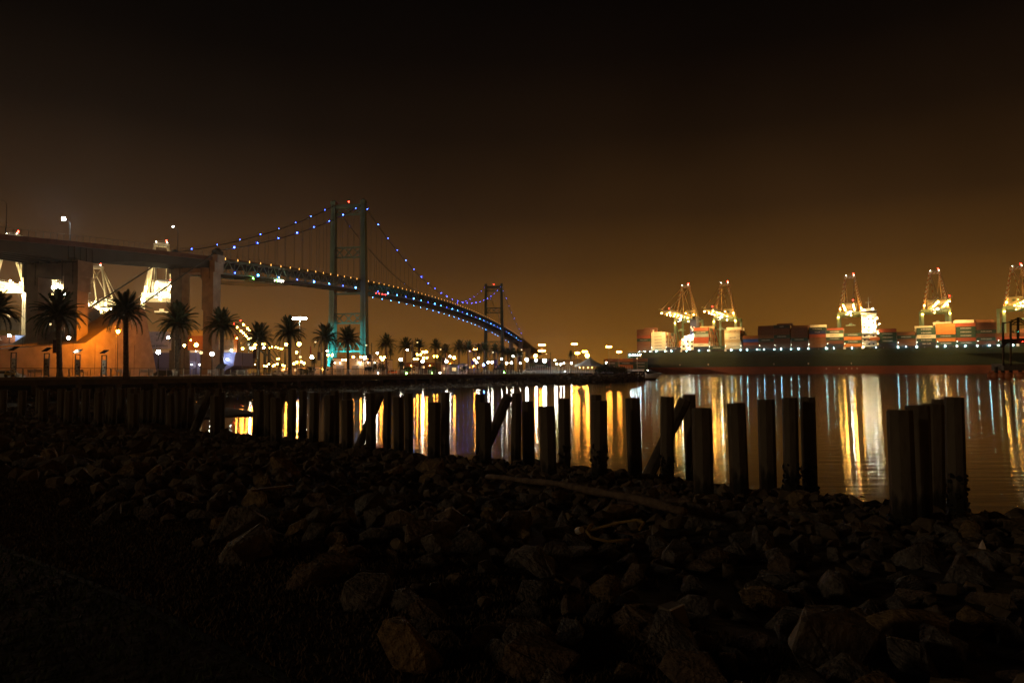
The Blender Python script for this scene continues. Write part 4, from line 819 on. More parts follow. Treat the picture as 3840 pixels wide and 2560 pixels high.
for i, px in enumerate([2398, 2418, 2438, 2461, 2494, 2518, 2575, 2621, 2656, 2743, 2777, 2802, 2839, 2866, 2903, 2930, 2966, 2995, 3031, 3098, 3127, 3195, 3286, 3367, 3398, 3438, 3513, 3545, 3589, 3621, 3665, 3711, 3746, 3800]): bulb('deckl', ship, shp(t_of(px), -.35, ZD + .9) - H0, (.20, .29, .17, .33)[i % 4], 'deck_lamp')
# funnel block aft
ta, tb = t_of(2552), t_of(2600)
er = sm(sbox(MB(), ta, tb, 4, 40, ZD, ZD + 11.5), 'engine_casing', M['white']); er2 = sbox(MB(), ta + 1.5, tb - .5, 6, 38, ZD + 11.52, ZD + 14).build('casing_top', M['white'], ship, world=True)
for k in range(6): sbox(MB(), ta + 1 + (k % 3) * 3.5, ta + 2.6 + (k % 3) * 3.5, 3.92, 3.99, ZD + 4 + 4 * (k // 3), ZD + 5.6 + 4 * (k // 3)).build('casing_window', M['glass'], er, world=True)
fn = sm(sbox(MB(), t_of(2580), t_of(2603), 9, 22, ZD + 14.02, ZD + 28), 'funnel', M['navy']); sbox(MB(), t_of(2588), t_of(2600), 11, 19, ZD + 28.02, ZD + 31).build('exhaust_stack', M['black'], fn, world=True)
q = MB(); c0 = shp(t_of(2591.5), 8.93, ZD + 19.5); xd = SD; zd = Vector((0, 0, 1))
for x0, z0, x1, z1 in ((-2, 1.6, 0, -.4), (0, -.4, 1.2, .8), (-1.0, -1.6, 1.8, 1.2), (.4, 2.0, 2.0, .4), (-2, 1.6, -1.2, 2.4)): q.beam(c0 + xd * x0 + zd * z0, c0 + xd * x1 + zd * z1, .12, .75)
q.build('funnel_emblem', M['paper'], fn, world=True)
for k in range(14): bulb('warmb', ship, shp(ta + .6 + (k * 37 % 11), 2.6 + (k % 3), ZD + 1.2 + (k * 53 % 10)) - H0, .16, 'casing_lamp')
for px, z in ((2582, 14), (2596, 14.5)): bulb('led', ship, shp(t_of(px), 4.5, ZD + z) - H0, .4, 'casing_lamp')
cr_ = sm(MB().beam(shp(t_of(2534), 8, ZD), shp(t_of(2548), 8, ZD + 11), 1.3, 1.3, .7, .7).beam(shp(t_of(2530), 12, ZD), shp(t_of(2540), 12, ZD + 10), 1.0), 'provision_crane', M['c_orange'])
# accommodation tower
ha, hb = t_of(3234), t_of(3288); hs = sm(sbox(MB(), ha, hb, 3.2, 41.8, ZD, ZD + 26), 'accommodation', M['white'])
sbox(MB(), ha - .6, hb + .6, -.6, 45.6, ZD + 26.02, ZD + 29.4).build('wheelhouse', M['white'], ship, world=True); sbox(MB(), ha - .65, hb + .65, -.66, 45.66, ZD + 27.2, ZD + 28.5).build('wheelhouse_window', M['glass'], hs, world=True)
sbox(MB(), ha + 3, hb - 3, 16, 30, ZD + 29.42, ZD + 32).build('upper_deck', M['white'], ship, world=True)
for fl_ in range(7):
    for k in range(4): sbox(MB(), ha + 1.2 + k * 3.0, ha + 2.4 + k * 3.0, 3.1, 3.18, ZD + 3 + fl_ * 3.2, ZD + 4.2 + fl_ * 3.2).build('porthole_window', M['glass'] if (fl_ + k) % 3 else E['win'], hs, world=True)
    sbox(MB(), ha - .4, hb + .4, 1.9, 3.18, ZD + 2.2 + fl_ * 3.2, ZD + 2.35 + fl_ * 3.2).build('balcony_deck', M['white'], hs, world=True)
for k in range(15): bulb('warmb', ship, shp(ha + .8 + (k * 29 % 12), 1.3 + (k % 2) * .5, ZD + 1.6 + (k * 47 % 24)) - H0, .2, 'house_lamp')
MB().tube(shp((ha + hb) / 2, 22, ZD + 32), shp((ha + hb) / 2, 22, ZD + 41), .35, .15, 6).beam(shp((ha + hb) / 2 - 2, 22, ZD + 37), shp((ha + hb) / 2 + 2, 22, ZD + 37), .2).build('mast', M['white'], ship, world=True)
bulb('ice', ship, shp(hb - 2, 4, ZD + 30.3) - H0, .3, 'search_light'); bulb('led', ship, shp(ha + 2, 4, ZD + 30) - H0, .3, 'search_light')
lb = sm(sbox(MB(), ha + 5, ha + 12, 1.6, 3.1, ZD + 6.4, ZD + 8.6), 'lifeboat', M['orange'])

# ================================================================ SHIP-TO-SHORE CRANES
def make_crane(up, low, stripe, lampk, topk, boom=74, name_label=''):
    o = thing('gantry_crane', name_label, 'crane', (0, 0, 0)); cb = lambda q, n, m: q.build(n, m, o)
    for x in (-9.5, 9.5):
        for y in (0, -30): cb(MB().beam((x, y, 2), (x, y, 47), 2.2, 1.8, 1.9, 1.6), 'leg', low)
        cb(MB().beam((x, 1, 3), (x, -31, 3), 1.8, 2.2), 'sill_beam', low); cb(MB().beam((x, 0, 17), (x, -30, 17), 1.5, 2.0), 'portal_beam', low); cb(MB().beam((x, 0, 46), (x, -30, 18), .9), 'diagonal', low)
    for y in (0, -30): cb(MB().beam((-10.4, y, 47), (10.4, y, 47), 2.2, 2.6), 'upper_tie', low); cb(MB().beam((-10, y, 17), (10, y, 17), 1.4, 1.6), 'portal_tie', low)
    for x in (-3.4, 3.4):
        cb(MB().beam((x, -48, 49.8), (x, 3, 49.8), 1.3, 2.6), 'girder', up); cb(MB().beam((x, 3.2, 49.8), (x, boom, 50.2), 1.3, 2.4, 1.0, 1.6), 'boom', up)
        q = MB(); q.beam((x * 1.5, 3, 51.6), (x * 1.5, boom, 51.8), .1)
        for k in range(12): q.beam((x * 1.5, 3 + k * (boom - 3) / 11, 50.2), (x * 1.5, 3 + k * (boom - 3) / 11, 51.8), .09)
        cb(q, 'walkway_rail', up)
    for y in (8, 20, 32, 44, 56, boom): cb(MB().beam((-3.4, y, 49.6), (3.4, y, 49.6), .8, .9), 'boom_tie', up)
    for x in (-1, 1):
        cb(MB().beam((x * 8.8, 0, 48.2), (x * 3.6, -3, 77), 1.5, 1.5, 1.1, 1.1), 'frame_leg', stripe); cb(MB().beam((x * 6.6, -22, 50), (x * 3.4, -4.5, 76.4), 1.0, 1.0, .8, .8), 'frame_leg', stripe)
        cb(MB().beam((x * 3.4, -3, 77), (x * 3.4, boom - 3, 51.4), .45, .45), 'stay', stripe); cb(MB().beam((x * 3.4, -3, 77), (x * 3.4, 34, 51.4), .4, .4), 'stay', stripe); cb(MB().beam((x * 3.4, -5, 77), (x * 3.4, -44, 51.2), .45, .45), 'stay', stripe)
    cb(MB().beam((-4.4, -3, 77.6), (4.4, -3, 77.6), 2.4, 1.7), 'apex_beam', stripe); cb(MB().box((0, -3, 79), (6, 2.4, .2)).box((-2.6, -3, 79.6), (.2, .2, 1.4)).box((2.6, -3, 79.6), (.2, .2, 1.4)).box((0, -3, 80.2), (5.6, .1, .1)), 'apex_platform', up)
    mh = cb(MB().box((0, -27, 54), (9.5, 14, 5.6)), 'machinery_house', up); MB().box((0, -19.9, 54), (2, .1, 2)).build('house_door', low, mh); MB().box((0, -27, 57.2), (8, 10, .6)).build('house_roof', up, mh)
    cab = cb(MB().box((2.6, 14, 45.6), (2.6, 3.2, 2.8)), 'operator_cab', up); MB().box((2.6, 15.65, 45.4), (2.2, .06, 1.6)).build('cab_window', M['glass'], cab)
    cb(MB().box((0, 17, 47.6), (8.4, 6, 1.0)), 'trolley', up); cb(MB().box((0, 17, 36), (7.5, 2.4, .7)).box((0, 17, 37), (2.4, 1.4, 1.4)), 'spreader', low)
    for x in (-2.4, 2.4): cb(MB().beam((x, 17, 37), (x, 17, 47.2), .08), 'hoist_rope', M['cable'])
    q = MB()
    for k in range(7): q.beam((10.8, -1 if k % 2 else 1, 19 + k * 4), (10.8, 1 if k % 2 else -1, 23 + k * 4), .25, .5); q.box((10.9, 0, 19 + k * 4), (1.4, 3.4, .15))
    cb(q, 'stair', low)
    L_ = []
    for y in (6, 18, 30, 42, 54, boom - 2): L_ += [(-3.4, y, 48.0), (3.4, y, 48.0)]
    L_ += [(-8, 1.9, 51), (8, 1.9, 51), (0, -1, 52.8), (-6, -14, 49), (6, -14, 49), (-9.5, 1.8, 44), (9.5, 1.8, 44), (0, -12, 46)]
    for p in L_: bulb(lampk, o, p, .36 if p[1] < 40 else .44, 'flood_lamp')
    bulb(topk, o, (0, 18, 46.6), .5, 'trolley_lamp')
    if boom > 60:                                # the boom-tip floods are aimed down at the ship's side
        ld = bpy.data.lights.new('beam', 'SPOT'); ld.energy = 60000; ld.color = (1, .60, .22); ld.spot_size = rad(105); ld.spot_blend = .6; ld.shadow_soft_size = .4
        for x in (-3.4, 3.4): link('beam', ld, o, (x, boom - 1.5, 47.4), Vector((0, -.75, -.66)).to_track_quat('-Z', 'Y').to_euler())
    for x in (-3, 3): bulb('soft', o, (x, -1.4, 79.4), .22, 'apex_lamp')
    bulb('red', o, (-2.6, -3, 80.8), .5, 'beacon'); bulb('red', o, (-3.4, boom, 51.8), .35, 'beacon')
    return o
crA = make_crane(M['cwhite'], M['cgreen'], M['stripe'], 'warm', 'led')
QR = math.atan2(-SN.x, SN.y)     # local +y points to the water
for i, (px, l) in enumerate([(2572, 'gantry crane behind the ship funnel, boom lowered over the stern'), (2720, 'gantry crane between the cosco stack and the tan stack'), (3194, 'gantry crane with its spreader over the gap beside the ship accommodation'), (3514, 'gantry crane over the orange container stack'), (3826, 'gantry crane over the bow stacks beyond the steel dolphin')]):
    o = crA if i == 0 else copy_tree(crA); k = (px - CX) / F; tt = (RS + 62) * (k * .895 - .446) / (.895 + .446 * k); o.location = shp(tt, 62, 3.2); o.rotation_euler.z = QR; tag(o, l, 'crane', 'cranes working the big ship')
crB = make_crane(M['white'], M['cwhite'], M['cwhite'], 'craneb', 'ice', 40); LN = Vector((.86, -.51, 0))
for i, (px, Y, rz, l) in enumerate([(25, 400, 3.1, 'floodlit white gantry crane beyond the viaduct at the terminal edge'), (235, 432, 3.70, 'floodlit white gantry crane seen between the viaduct pier columns'), (600, 430, 3.62, 'floodlit white gantry crane with a pale machinery house beside the bridge pier'), (350, 520, 3.3, 'floodlit white gantry crane rising behind the dim anchorage')]):
    o = crB if i == 0 else copy_tree(crB); p = at(px, 1395, Y); o.location = (p.x, p.y, 2.6); o.rotation_euler.z = rz; tag(o, l, 'crane', 'floodlit cranes beyond the viaduct')
# ================================================================ BEYOND THE PROMENADE
def wbox(px0, px1, py0, Y, depth, z0=2.6):   # a block whose front spans px0..px1 and whose top is at py0
    a, c = at(px0, py0, Y), at(px1, py0, Y); return (a.x + c.x) / 2, c.x - a.x, a.z
# lilac hulled ship beyond the bridge pier
x0, x1 = at(395, 1322, 330).x, at(884, 1322, 330).x; zt = at(640, 1322, 330).z
ls = thing('moored_ship', 'lilac blue hulled ship moored behind the concrete bridge pier', 'ship', ((x0 + x1) / 2, 330, 2.6)); w_ = x1 - x0
q = MB(); pr_ = [(-w_ / 2, 0), (w_ / 2 - 8, 0), (w_ / 2 - 1, 4), (w_ / 2, zt - 2.6), (-w_ / 2, zt - 2.6)]; q.extrude([(x, 0, z) for x, z in pr_], (0, 26, 0)); q.build('hull', M['hullb'], ls); MB().box((0, .4, zt - 2.6 + .5), (w_ - 3, .1, 1)).build('bulwark', M['white'], ls)
MB().lathe((w_ / 2 - 13, -.05, (zt - 2.6) * .72), [(.1, 0), (1.5, .3), (1.5, 1.2), (.1, 1.5)], 10).build('hawse_pipe', M['black'], ls)
for px, py in ((868, 1312), (852, 1347), (824, 1350), (735, 1316), (718, 1367), (748, 1367)): p = at(px, py, 328.5); bulb('led' if px > 800 else 'soft', ls, p - origin(ls), .24, 'hull_lamp')
# container stacks on and around it
def stack(px0, px1, py_top, Y, cols, group, desc, rz=0, base=None, txts=None):
    """columns of containers seen side-on from px0 rightwards"""
    a = at(px0, py_top, Y); z_top = a.z; n = max(len(c) for c in cols); wpx = CL * F / Y
    for ci, c in enumerate(cols):
        cs = c.split()
        for j, e in enumerate(cs):
            k, _, txt = e.partition(':'); p = Vector((a.x + CL / 2 + ci * (CL + .4), Y, z_top - (j + 1) * (CHT + .02)))
            pos = 'topmost' if j == 0 else 'bottom' if j == len(cs) - 1 else f'{ORD[j]} from top'
            container(k, txt.replace('_', ' '), p, rz, f'{CNAME[k]} container{" lettered " + txt.replace("_", " ") if txt else ""}, {pos} in {desc}{", " + ORD[ci] + " column" if len(cols) > 1 else ""}', group, 1.3)
stack(545, 640, 1244, 332, ['lilac:O lilac:O lilac:CHINA_SHIPPING cream'], 'containers on the lilac ship', 'pale lilac ship stack')
stack(700, 800, 1238, 335, ['yellow orange orange orange'], 'containers on the lilac ship', 'the orange stack by the pier column')
stack(800, 880, 1275, 338, ['tan tan yellow cream'], 'containers on the lilac ship', 'the yellow stack at the lilac ship stern')
for px in (668, 780, 884):
    p = at(px, 1320, 331); MB_o = MB().box((0, 0, (at(px, 1255, 331).z - zt) / 2), (1.6, 1.6, at(px, 1255, 331).z - zt)).build('cell_guide', M['c_orange']); MB_o.location = (p.x, 331, zt); tag(MB_o, 'orange steel cell guide post between container stacks on the lilac ship', 'post', 'orange cell guides')
for px, py in ((672, 1262), (716, 1275), (888, 1268), (668, 1300)): 
    p = at(px, py, 326); o = thing('deck_light', 'small warm deck light by the containers on the lilac ship', 'lamp', p, 0, 'deck lights on the lilac ship'); MB().tube((0, 0, -2.0), (0, 0, -.2), .08, n=5).build('stem', M['black'], o); bulb('sodium', o, (0, 0, 0), .32)
# stack in the yard by the pier
stack(-62, 0, 1258, 262, ['darkred:MOL darkred brown black', 'blue:MOL darkred brown:K_LINE black'], 'containers in the yard by the viaduct pier', 'yard stack by the pier', .05)
stack(-40, 0, 1190, 300, ['tan tan yellow tan tan yellow'], 'tan containers in the yard', 'the tall tan yard stack', .3)
p = at(35, 1258, 258); o = thing('yard_lamp', 'bright white yard lamp above the stacked containers', 'street lamp', (p.x, p.y, 2.6)); MB().tube((0, 0, 0), (0, 0, p.z - 2.9), .12, n=6).build('pole', M['black'], o); bulb('white', o, (0, 0, p.z - 2.6), .5)
# gridded wall of yellow containers further off
for ci in range(9):
    for j in range(5):
        p = at(888 + ci * 8.6, 1334, 760); k = rr.choice(['yellow', 'yellow', 'tan', 'orange'] if 1 < ci < 6 else ['orange', 'tan', 'brown']); z = p.z - (j + 1) * 2.7
        if z < 2.2 or (j == 0 and ci in (0, 8)): continue
        o = tag(link('shipping_container', cont_mesh(k), None, (p.x, 760, z), (0, 0, rad(90))), f'{CNAME[k]} container in the distant wall, {ORD[j]} tier, {ORD[ci]} column from the lilac ship', 'container', 'distant container wall')
for i in range(8):
    p = at(890 + i * 11, 1366 + 6 * (i % 2), 700); o = thing('yard_lamp', 'tiny warm lamp at the foot of the distant container wall', 'lamp', (p.x, p.y, 2.6), 0, 'lamps at the container wall'); MB().tube((0, 0, 0), (0, 0, max(.3, p.z - 2.9)), .1, n=5).build('pole', M['black'], o); bulb('warm', o, (0, 0, p.z - 2.6), .38)
# distant crane boom hung with lamps
bm_ = thing('lit_crane_boom', 'distant dark crane boom hung with a sloping string of orange lamps', 'crane', at(930, 1390, 600)); b0 = origin(bm_)
for (xa, ya), (xb, yb), pts in (((878, 1216), (1000, 1335), [(890, 1227), (904, 1241), (912, 1248), (919, 1255), (925, 1262), (932, 1269)]), ((903, 1204), (1010, 1310), [(913, 1217), (928, 1231), (935, 1238), (942, 1245)])):
    MB().beam(at(xa, ya, 600), at(xb, yb, 600), 1.0, 1.4).build('boom', M['greend'], bm_, world=True)
    for px, py in pts: bulb('sodium', bm_, at(px, py, 598.5) - b0, .75, 'boom_lamp')
    bulb('red', bm_, at(xa, ya - 2, 600) - b0, .5, 'beacon')
MB().beam(at(995, 1330, 600), at(995, 1395, 600), 1.5).beam(at(1008, 1308, 600), at(1008, 1395, 600), 1.5).build('tower', M['greend'], bm_, world=True)
# portal frames of far cranes
fc = thing('portal_frame', 'distant steel portal frames with slanting braces and small lamps', 'crane', at(1030, 1394, 640)); f0 = origin(fc)
for px in (992, 1012, 1048, 1069): MB().beam(at(px, 1302, 640), at(px, 1394, 640), 1.4).build('leg', M['greend'], fc, world=True)
MB().beam(at(985, 1302, 640), at(1088, 1304, 640), 1.4).build('top_beam', M['greend'], fc, world=True)
for a, c in ((985, 1040), (1000, 1058), (1022, 1068)): MB().beam(at(a, 1310, 640), at(c, 1375, 640), .8).build('brace', M['greend'], fc, world=True)
for px, py in ((1001, 1301), (1010, 1306), (1020, 1300), (1033, 1302), (1042, 1304), (1052, 1307), (1058, 1308), (1046, 1345), (1040, 1346)): bulb('sodium', fc, at(px, py, 638) - f0, .5, 'lamp')
# high-mast floodlight behind the palms
def mast(px, py, Y, n, light, r, label, group, tiers=1, pole='black', gap=20, wpx=30):
    p = at(px, py, Y); o = thing('light_mast', label, 'light mast', (p.x, p.y, 2.6), 0, group); h = p.z - 2.6; w_ = wpx * Y / F
    MB().tube((0, 0, 0), (0, 0, h), .35, .18, 8).build('pole', M[pole], o)
    for t_ in range(tiers):
        z = h - t_ * gap * Y / F; MB().box((0, 0, z - .35), (w_ + .6, .4, .3)).build('cross_arm', M['black'], o)
        for k in range(n): bulb(light, o, (-w_ / 2 + w_ * k / max(1, n - 1), -.3, z), r, 'flood_lamp')
mast(212, 1078, 330, 5, 'ice', .45, 'floodlight mast with dazzling white lamps seen between the pier columns', 'dazzling light masts', 1, 'white', 20, 62)
mast(1124, 1194, 300, 6, 'led', .42, 'tall mast with a bar of cold white floodlights behind a palm', 'cold white light masts', 1, 'white', 20, 46)
for px, py, Y, n, t_, w_ in [(2032, 1293, 560, 5, 2, 20), (2154, 1290, 560, 5, 1, 16), (2165, 1324, 420, 3, 1, 10), (2193, 1318, 480, 4, 1, 14), (2283, 1300, 600, 5, 1, 16), (2321, 1319, 560, 3, 1, 12), (1593, 1319, 420, 5, 1, 14)]:
    mast(px, py, Y, n, 'sodium', .55, 'tall mast with a bar of orange sodium floodlights at the terminal', 'orange light masts', t_, 'grey', 22, w_)
p = at(2202, 1333, 252); o = thing('street_lamp', 'round orange street lamp glowing over the tent roof', 'street lamp', (p.x, p.y, 2.6)); MB().tube((0, 0, 0), (0, 0, p.z - 3), .1, n=6).build('pole', M['black'], o); bulb('sodium', o, (0, 0, p.z - 2.6), .7)
# tent
p = at(2210, 1336, 236); tz = p.z; e0, e1 = at(2152, 1369, 236), at(2264, 1369, 236); tn = thing('marquee_tent', 'peaked white marquee tent beside the promenade end', 'tent', (p.x, p.y, 2.6)); wr = (e1.x - e0.x) / 2; ez = e0.z - 2.6
prof = [(wr, ez), (wr * .62, ez + (tz - 2.6 - ez) * .24), (wr * .34, ez + (tz - 2.6 - ez) * .5), (wr * .12, ez + (tz - 2.6 - ez) * .82), (.05, tz - 2.6)]
MB().lathe((0, 0, 0), prof, 8).build('canopy', M['tent'], tn); q = MB().lathe((0, 0, ez - .45), [(wr + .02, 0), (wr + .03, .44)], 8); q.build('valance', M['tent'], tn)
for k in range(8): a = k * .785; MB().tube((wr * .96 * math.cos(a), wr * .96 * math.sin(a), 0), (wr * .96 * math.cos(a), wr * .96 * math.sin(a), ez), .07, n=6).build('pole', M['grey'], tn)
for k in range(6): bulb('warm', tn, (-wr * .7 + k * wr * .28, -wr * .3, ez - .8), .045, 'hanging_lamp')
# lit fence
fo = thing('mesh_fence', 'pale blue lit mesh fence panels beyond the promenade end', 'fence', at(2180, 1392, 240)); f0 = origin(fo)
for k in range(46):
    px = 1985 + k * 8.4; p = at(px, 1373, 240); MB().box((0, 0, 0), (.09, .09, p.z - 2.55)).build('post', M['white'], fo).location = Vector((p.x, 240, (p.z + 2.6) / 2)) - f0
    if k % 2 == 0: MB().box((0, 0, 0), (1.35, .03, .9)).build('mesh_panel', M['grey'], fo).location = Vector((p.x + .7, 240.1, 3.2)) - f0
for z in (3.9, 2.85): MB().beam((at(1985, 1380, 240).x, 240, z), (at(2372, 1380, 240).x, 240, z), .05).build('rail', M['grey'], fo, world=True)
for i, px in enumerate((2005, 2040, 2075, 2120, 2180, 2240, 2310)):
    p = at(px, 1379, 243); o = thing('fence_floodlight', 'cyan white ground light washing the mesh fence', 'floodlight', (p.x, p.y, 2.6), 0, 'ground lights behind the mesh fence'); MB().box((0, 0, .15), (.3, .3, .3)).build('housing', M['black'], o); bulb('led', o, (0, 0, .5), .16)
# buildings
def building(px0, px1, py, Y, depth, label, m, windows=0, doors=0, roof=True, lights=()):
    x, w_, z = wbox(px0, px1, py, Y, depth); o = thing('building', label, 'building', (x, Y, 2.6)); h = z - 2.6
    wl = MB().box((0, depth / 2, h / 2), (w_, depth, h)).build('wall', m, o)
    if roof: MB().box((0, depth / 2, h + .15), (w_ + .5, depth + .5, .3)).build('roof', M['darkc'], o)
    for k in range(windows): xx = -w_ / 2 + w_ * (k + .5) / windows; f = MB().box((xx, -.03, h * .58), (1.3, .1, 1.1)).build('window', M['white'], o); MB().box((xx, -.07, h * .58), (1.1, .06, .9)).build('pane', M['glass'] if k % 2 else E['win'], f)
    for k in range(doors): xx = -w_ / 2 + w_ * (k + .5) / doors; d_ = MB().box((xx, -.02, 1.5), (2.6, .1, 3.0)).build('door', M['grey'], o); MB().box((xx, -.09, 1.5), (.1, .06, .3)).build('handle', M['black'], d_)
    for xx, k in lights: bulb(k, o, (xx * w_, -.7, h * .72), .16, 'wall_lamp'); MB().beam((xx * w_, 0, h * .72 + .25), (xx * w_, -.75, h * .72 + .25), .1).build('lamp_bracket', M['black'], o)
    return o, w_, h
o, w_, h = building(1246, 1420, 1344, 255, 18, 'cream stucco fire station with wall lamps and raised letters on its parapet', M['cream'], 0, 3, True, [(-.44, 'soft'), (-.32, 'soft'), (.1, 'white'), (.28, 'soft'), (.42, 'soft')])
for k in range(4): MB().box((-w_ * .35 + k * w_ * .22, 4, h + .9), (1.6, 1.6, 1.2)).build('roof_unit', M['grey'], o)
me = text_mesh('FIRE STATION', M['banner'], 1.1); link('lettering', me, o, (w_ * .2, -.06, h * .84), (rad(90), 0, 0), (.95, .95, .95))
building(1400, 1448, 1350, 262, 14, 'pale low annexe beside the cream fire station', M['cream'], 2, 1, True, [(0, 'white')])
building(1500, 1640, 1360, 330, 16, 'low brown warehouse behind the date palms', M['rust'], 4, 1, True, [(-.2, 'sodium'), (.3, 'sodium')])
building(1655, 1745, 1368, 235, 10, 'flat roofed kiosk building under the palms', M['cream'], 3, 1, True, [(.1, 'soft')])
building(1680, 1697, 1352, 360, 10, 'small lit yellow block house behind the kiosk', M['c_yellow'], 2, 0, True, [(0, 'sodium')])
building(1720, 1800, 1364, 420, 16, 'long orange lit shed beyond the park', M['c_tan'], 5, 1, True, [(-.3, 'sodium'), (.2, 'sodium')])
building(1690, 1716, 1371, 205, 4, 'small dark ticket booth with a peaked cap', M['grey'], 1, 0)
building(1048, 1240, 1377, 330, 12, 'long low pale wall building beyond the railing lamps', M['cream'], 8, 0, True, [(-.4, 'sodium'), (0, 'sodium'), (.35, 'sodium')])
# far container stacks behind the fence and at the ship's stern
def rowstack(px0, Y, py_top, cols, label, group):
    a = at(px0, py_top, Y)
    for ci, c in enumerate(cols):
        for j, e in enumerate(c.split()):
            k, _, txt = e.partition(':'); container(k, txt, Vector((a.x + CL / 2 + ci * (CL + .5), Y, a.z - (j + 1) * 2.64)), 0, f'{CNAME[k]} container{" lettered " + txt if txt else ""}, {ORD[j]} tier, {ORD[ci]} column, {label}', group, 1.25)
rowstack(1985, 420, 1345, ['black evergreen:EVERGREEN brown black'], 'dark stack behind the cold floodlights', 'containers behind the fence')
rowstack(2052, 520, 1347, ['tan tan cream grey', 'tan cream tan brown'], 'the pale stack between the lamps', 'containers behind the fence')
rowstack(2264, 620, 1345, ['brown:MOL evergreen:EVERGREEN evergreen:EVERGREEN brown', 'orange evergreen:EVERGREEN orange brown', 'brown evergreen:EVERGREEN evergreen:EVERGREEN evergreen:EVERGREEN'], 'stacks beyond the ship stern', 'containers beyond the ship stern')
# trees and bushes
def leafy(name, label, p, rx, rz_, n, seed, group=None, trunk=True, parts=True):
    r_ = random.Random(seed); o = thing(name, label, 'tree' if trunk else 'bush', p, 0, group); q = MB()
    cl = [(Vector((r_.uniform(-.6, .6) * rx, r_.uniform(-.6, .6) * rx, rz_ * r_.uniform(.35, .9))), r_.uniform(.25, .5)) for _ in range(14)]
    for _ in range(n):
        c, s_ = r_.choice(cl); d = Vector((r_.gauss(0, 1), r_.gauss(0, 1), r_.gauss(0, 1))).normalized() * s_ * r_.uniform(.5, 1); ctr = c + Vector((d.x * rx, d.y * rx, d.z * rz_ * .8)); ctr.z = max(.05, ctr.z)
        a = Vector((r_.gauss(0, 1), r_.gauss(0, 1), r_.gauss(0, 1))).normalized() * .16 * max(1, rx / 4); b = Vector((r_.gauss(0, 1), r_.gauss(0, 1), r_.gauss(0, 1))).normalized() * .16 * max(1, rx / 4); q.add([ctr - a, ctr + b, ctr + a, ctr - b], [(0, 1, 2, 3)])
    q.build('crown' if trunk else 'foliage', M['leaf'], o); s_ = MB().tube((0, 0, -.2), (0, 0, rz_ * .6), .16, .06, 6)
    for k in range(5): c, _ = cl[k]; s_.tube((0, 0, rz_ * .3), c, .06, .02, 5)
    s_.build('trunk' if trunk else 'stem', M['trunk'], o); return o
for i, (px, py, Y, rx) in enumerate([(2272, 1372, 222, 3.4), (2290, 1374, 224, 3.4), (2312, 1376, 227, 3.0), (2330, 1380, 230, 2.4), (2250, 1380, 216, 2.2)]):
    p = at(px, py, Y); leafy('shrub', f'dark shrub on the stony point, {ORD[i]} of the row toward the boat', (p.x, p.y, 2.0), rx, p.z - 1.8, 700, i, 'shrubs on the stony point', False)
for i, (px, py, Y, rx) in enumerate([(1395, 1352, 220, 3), (1420, 1358, 222, 2.5), (1440, 1362, 225, 2), (1620, 1376, 190, 1.6), (1525, 1380, 175, 1.2), (1735, 1372, 215, 2), (1880, 1368, 215, 2.2), (1990, 1362, 300, 3), (2105, 1352, 500, 5), (1150, 1378, 160, 1.8)]):
    p = at(px, py, Y); leafy('park_tree' if i < 3 else 'hedge_bush', ['leafy young tree lit white before the annexe', 'second leafy young tree beside the annexe lamp', 'smaller leafy tree next to the orange globes', 'low clipped bush lit green by the railing', 'low round bush behind the railing under white lamps', 'dark bush beside the ticket booth', 'dark bush under the far date palms', 'bushy tree behind the cold floodlights', 'distant round tree behind the pale containers', 'low bush by the railing before the long wall'][i], (p.x, p.y, 2.6), rx, p.z - 2.5, 500, 30 + i, None, i < 3)
for i, (px, py, Y) in enumerate([(1619, 1382, 188), (1524, 1383, 174), (1890, 1375, 208), (1418, 1380, 205), (1650, 1382, 195)]):
    p = at(px, py, Y); o = thing('garden_light', 'small bright garden light among the park planting', 'lamp', (p.x, p.y, 2.6), 0, 'garden lights in the park'); MB().tube((0, 0, 0), (0, 0, .3), .06, n=5).build('stem', M['black'], o); bulb(('green', 'green', 'green', 'soft', 'soft')[i], o, (0, 0, .45), .2)
# flag on a lamp
p = at(1163, 1312, 160); o = thing('red_flag', 'narrow red flag on a thin pole above the promenade', 'flag', (p.x, p.y, 2.6)); MB().tube((0, 0, 0), (0, 0, p.z - 2.6 + .9), .03, n=5).build('pole', M['black'], o); MB().hexa([(.03, 0, p.z - 3.4), (.25, .06, p.z - 3.5), (.25, .1, p.z - 3.5), (.03, .04, p.z - 3.4), (.03, 0, p.z - 1.8), (.2, .05, p.z - 1.8), (.2, .09, p.z - 1.8), (.03, .04, p.z - 1.8)]).build('cloth', M['redcloth'], o)
# parked cars behind the railing
def car(px, Y, rz, m, label):
    p = at(px, 1390, Y); o = thing('parked_car', label, 'car', (p.x, p.y, 2.6), rz, 'cars parked behind the promenade'); prof = [(-2.1, .35), (2.1, .35), (2.15, .75), (1.2, .9), (.6, 1.4), (-1.0, 1.42), (-1.7, .95), (-2.15, .85)]
    bd = MB().extrude([(x, -.85, z) for x, z in prof], (0, 1.7, 0)).build('body', m, o); MB().extrude([(x, -.86, z) for x, z in ((1.05, .92), (.55, 1.34), (-.95, 1.36), (-1.5, .95))], (0, 1.72, 0)).build('side_window', M['glass'], bd)
    for x in (-1.3, 1.3):
        for y in (-.8, .8): wh = MB().tube((x, y - .1, .33), (x, y + .1, .33), .33, n=12).build('wheel', M['black'], o); MB().tube((x, y - .11, .33), (x, y + .11, .33), .18, n=8).build('rim', M['metal'], wh)
    for y in (-.6, .6): MB().box((2.13, y, .68), (.1, .3, .14)).build('headlight', M['paper'], o); MB().box((-2.13, y, .75), (.1, .3, .14)).build('tail_light', M['redcloth'], o)
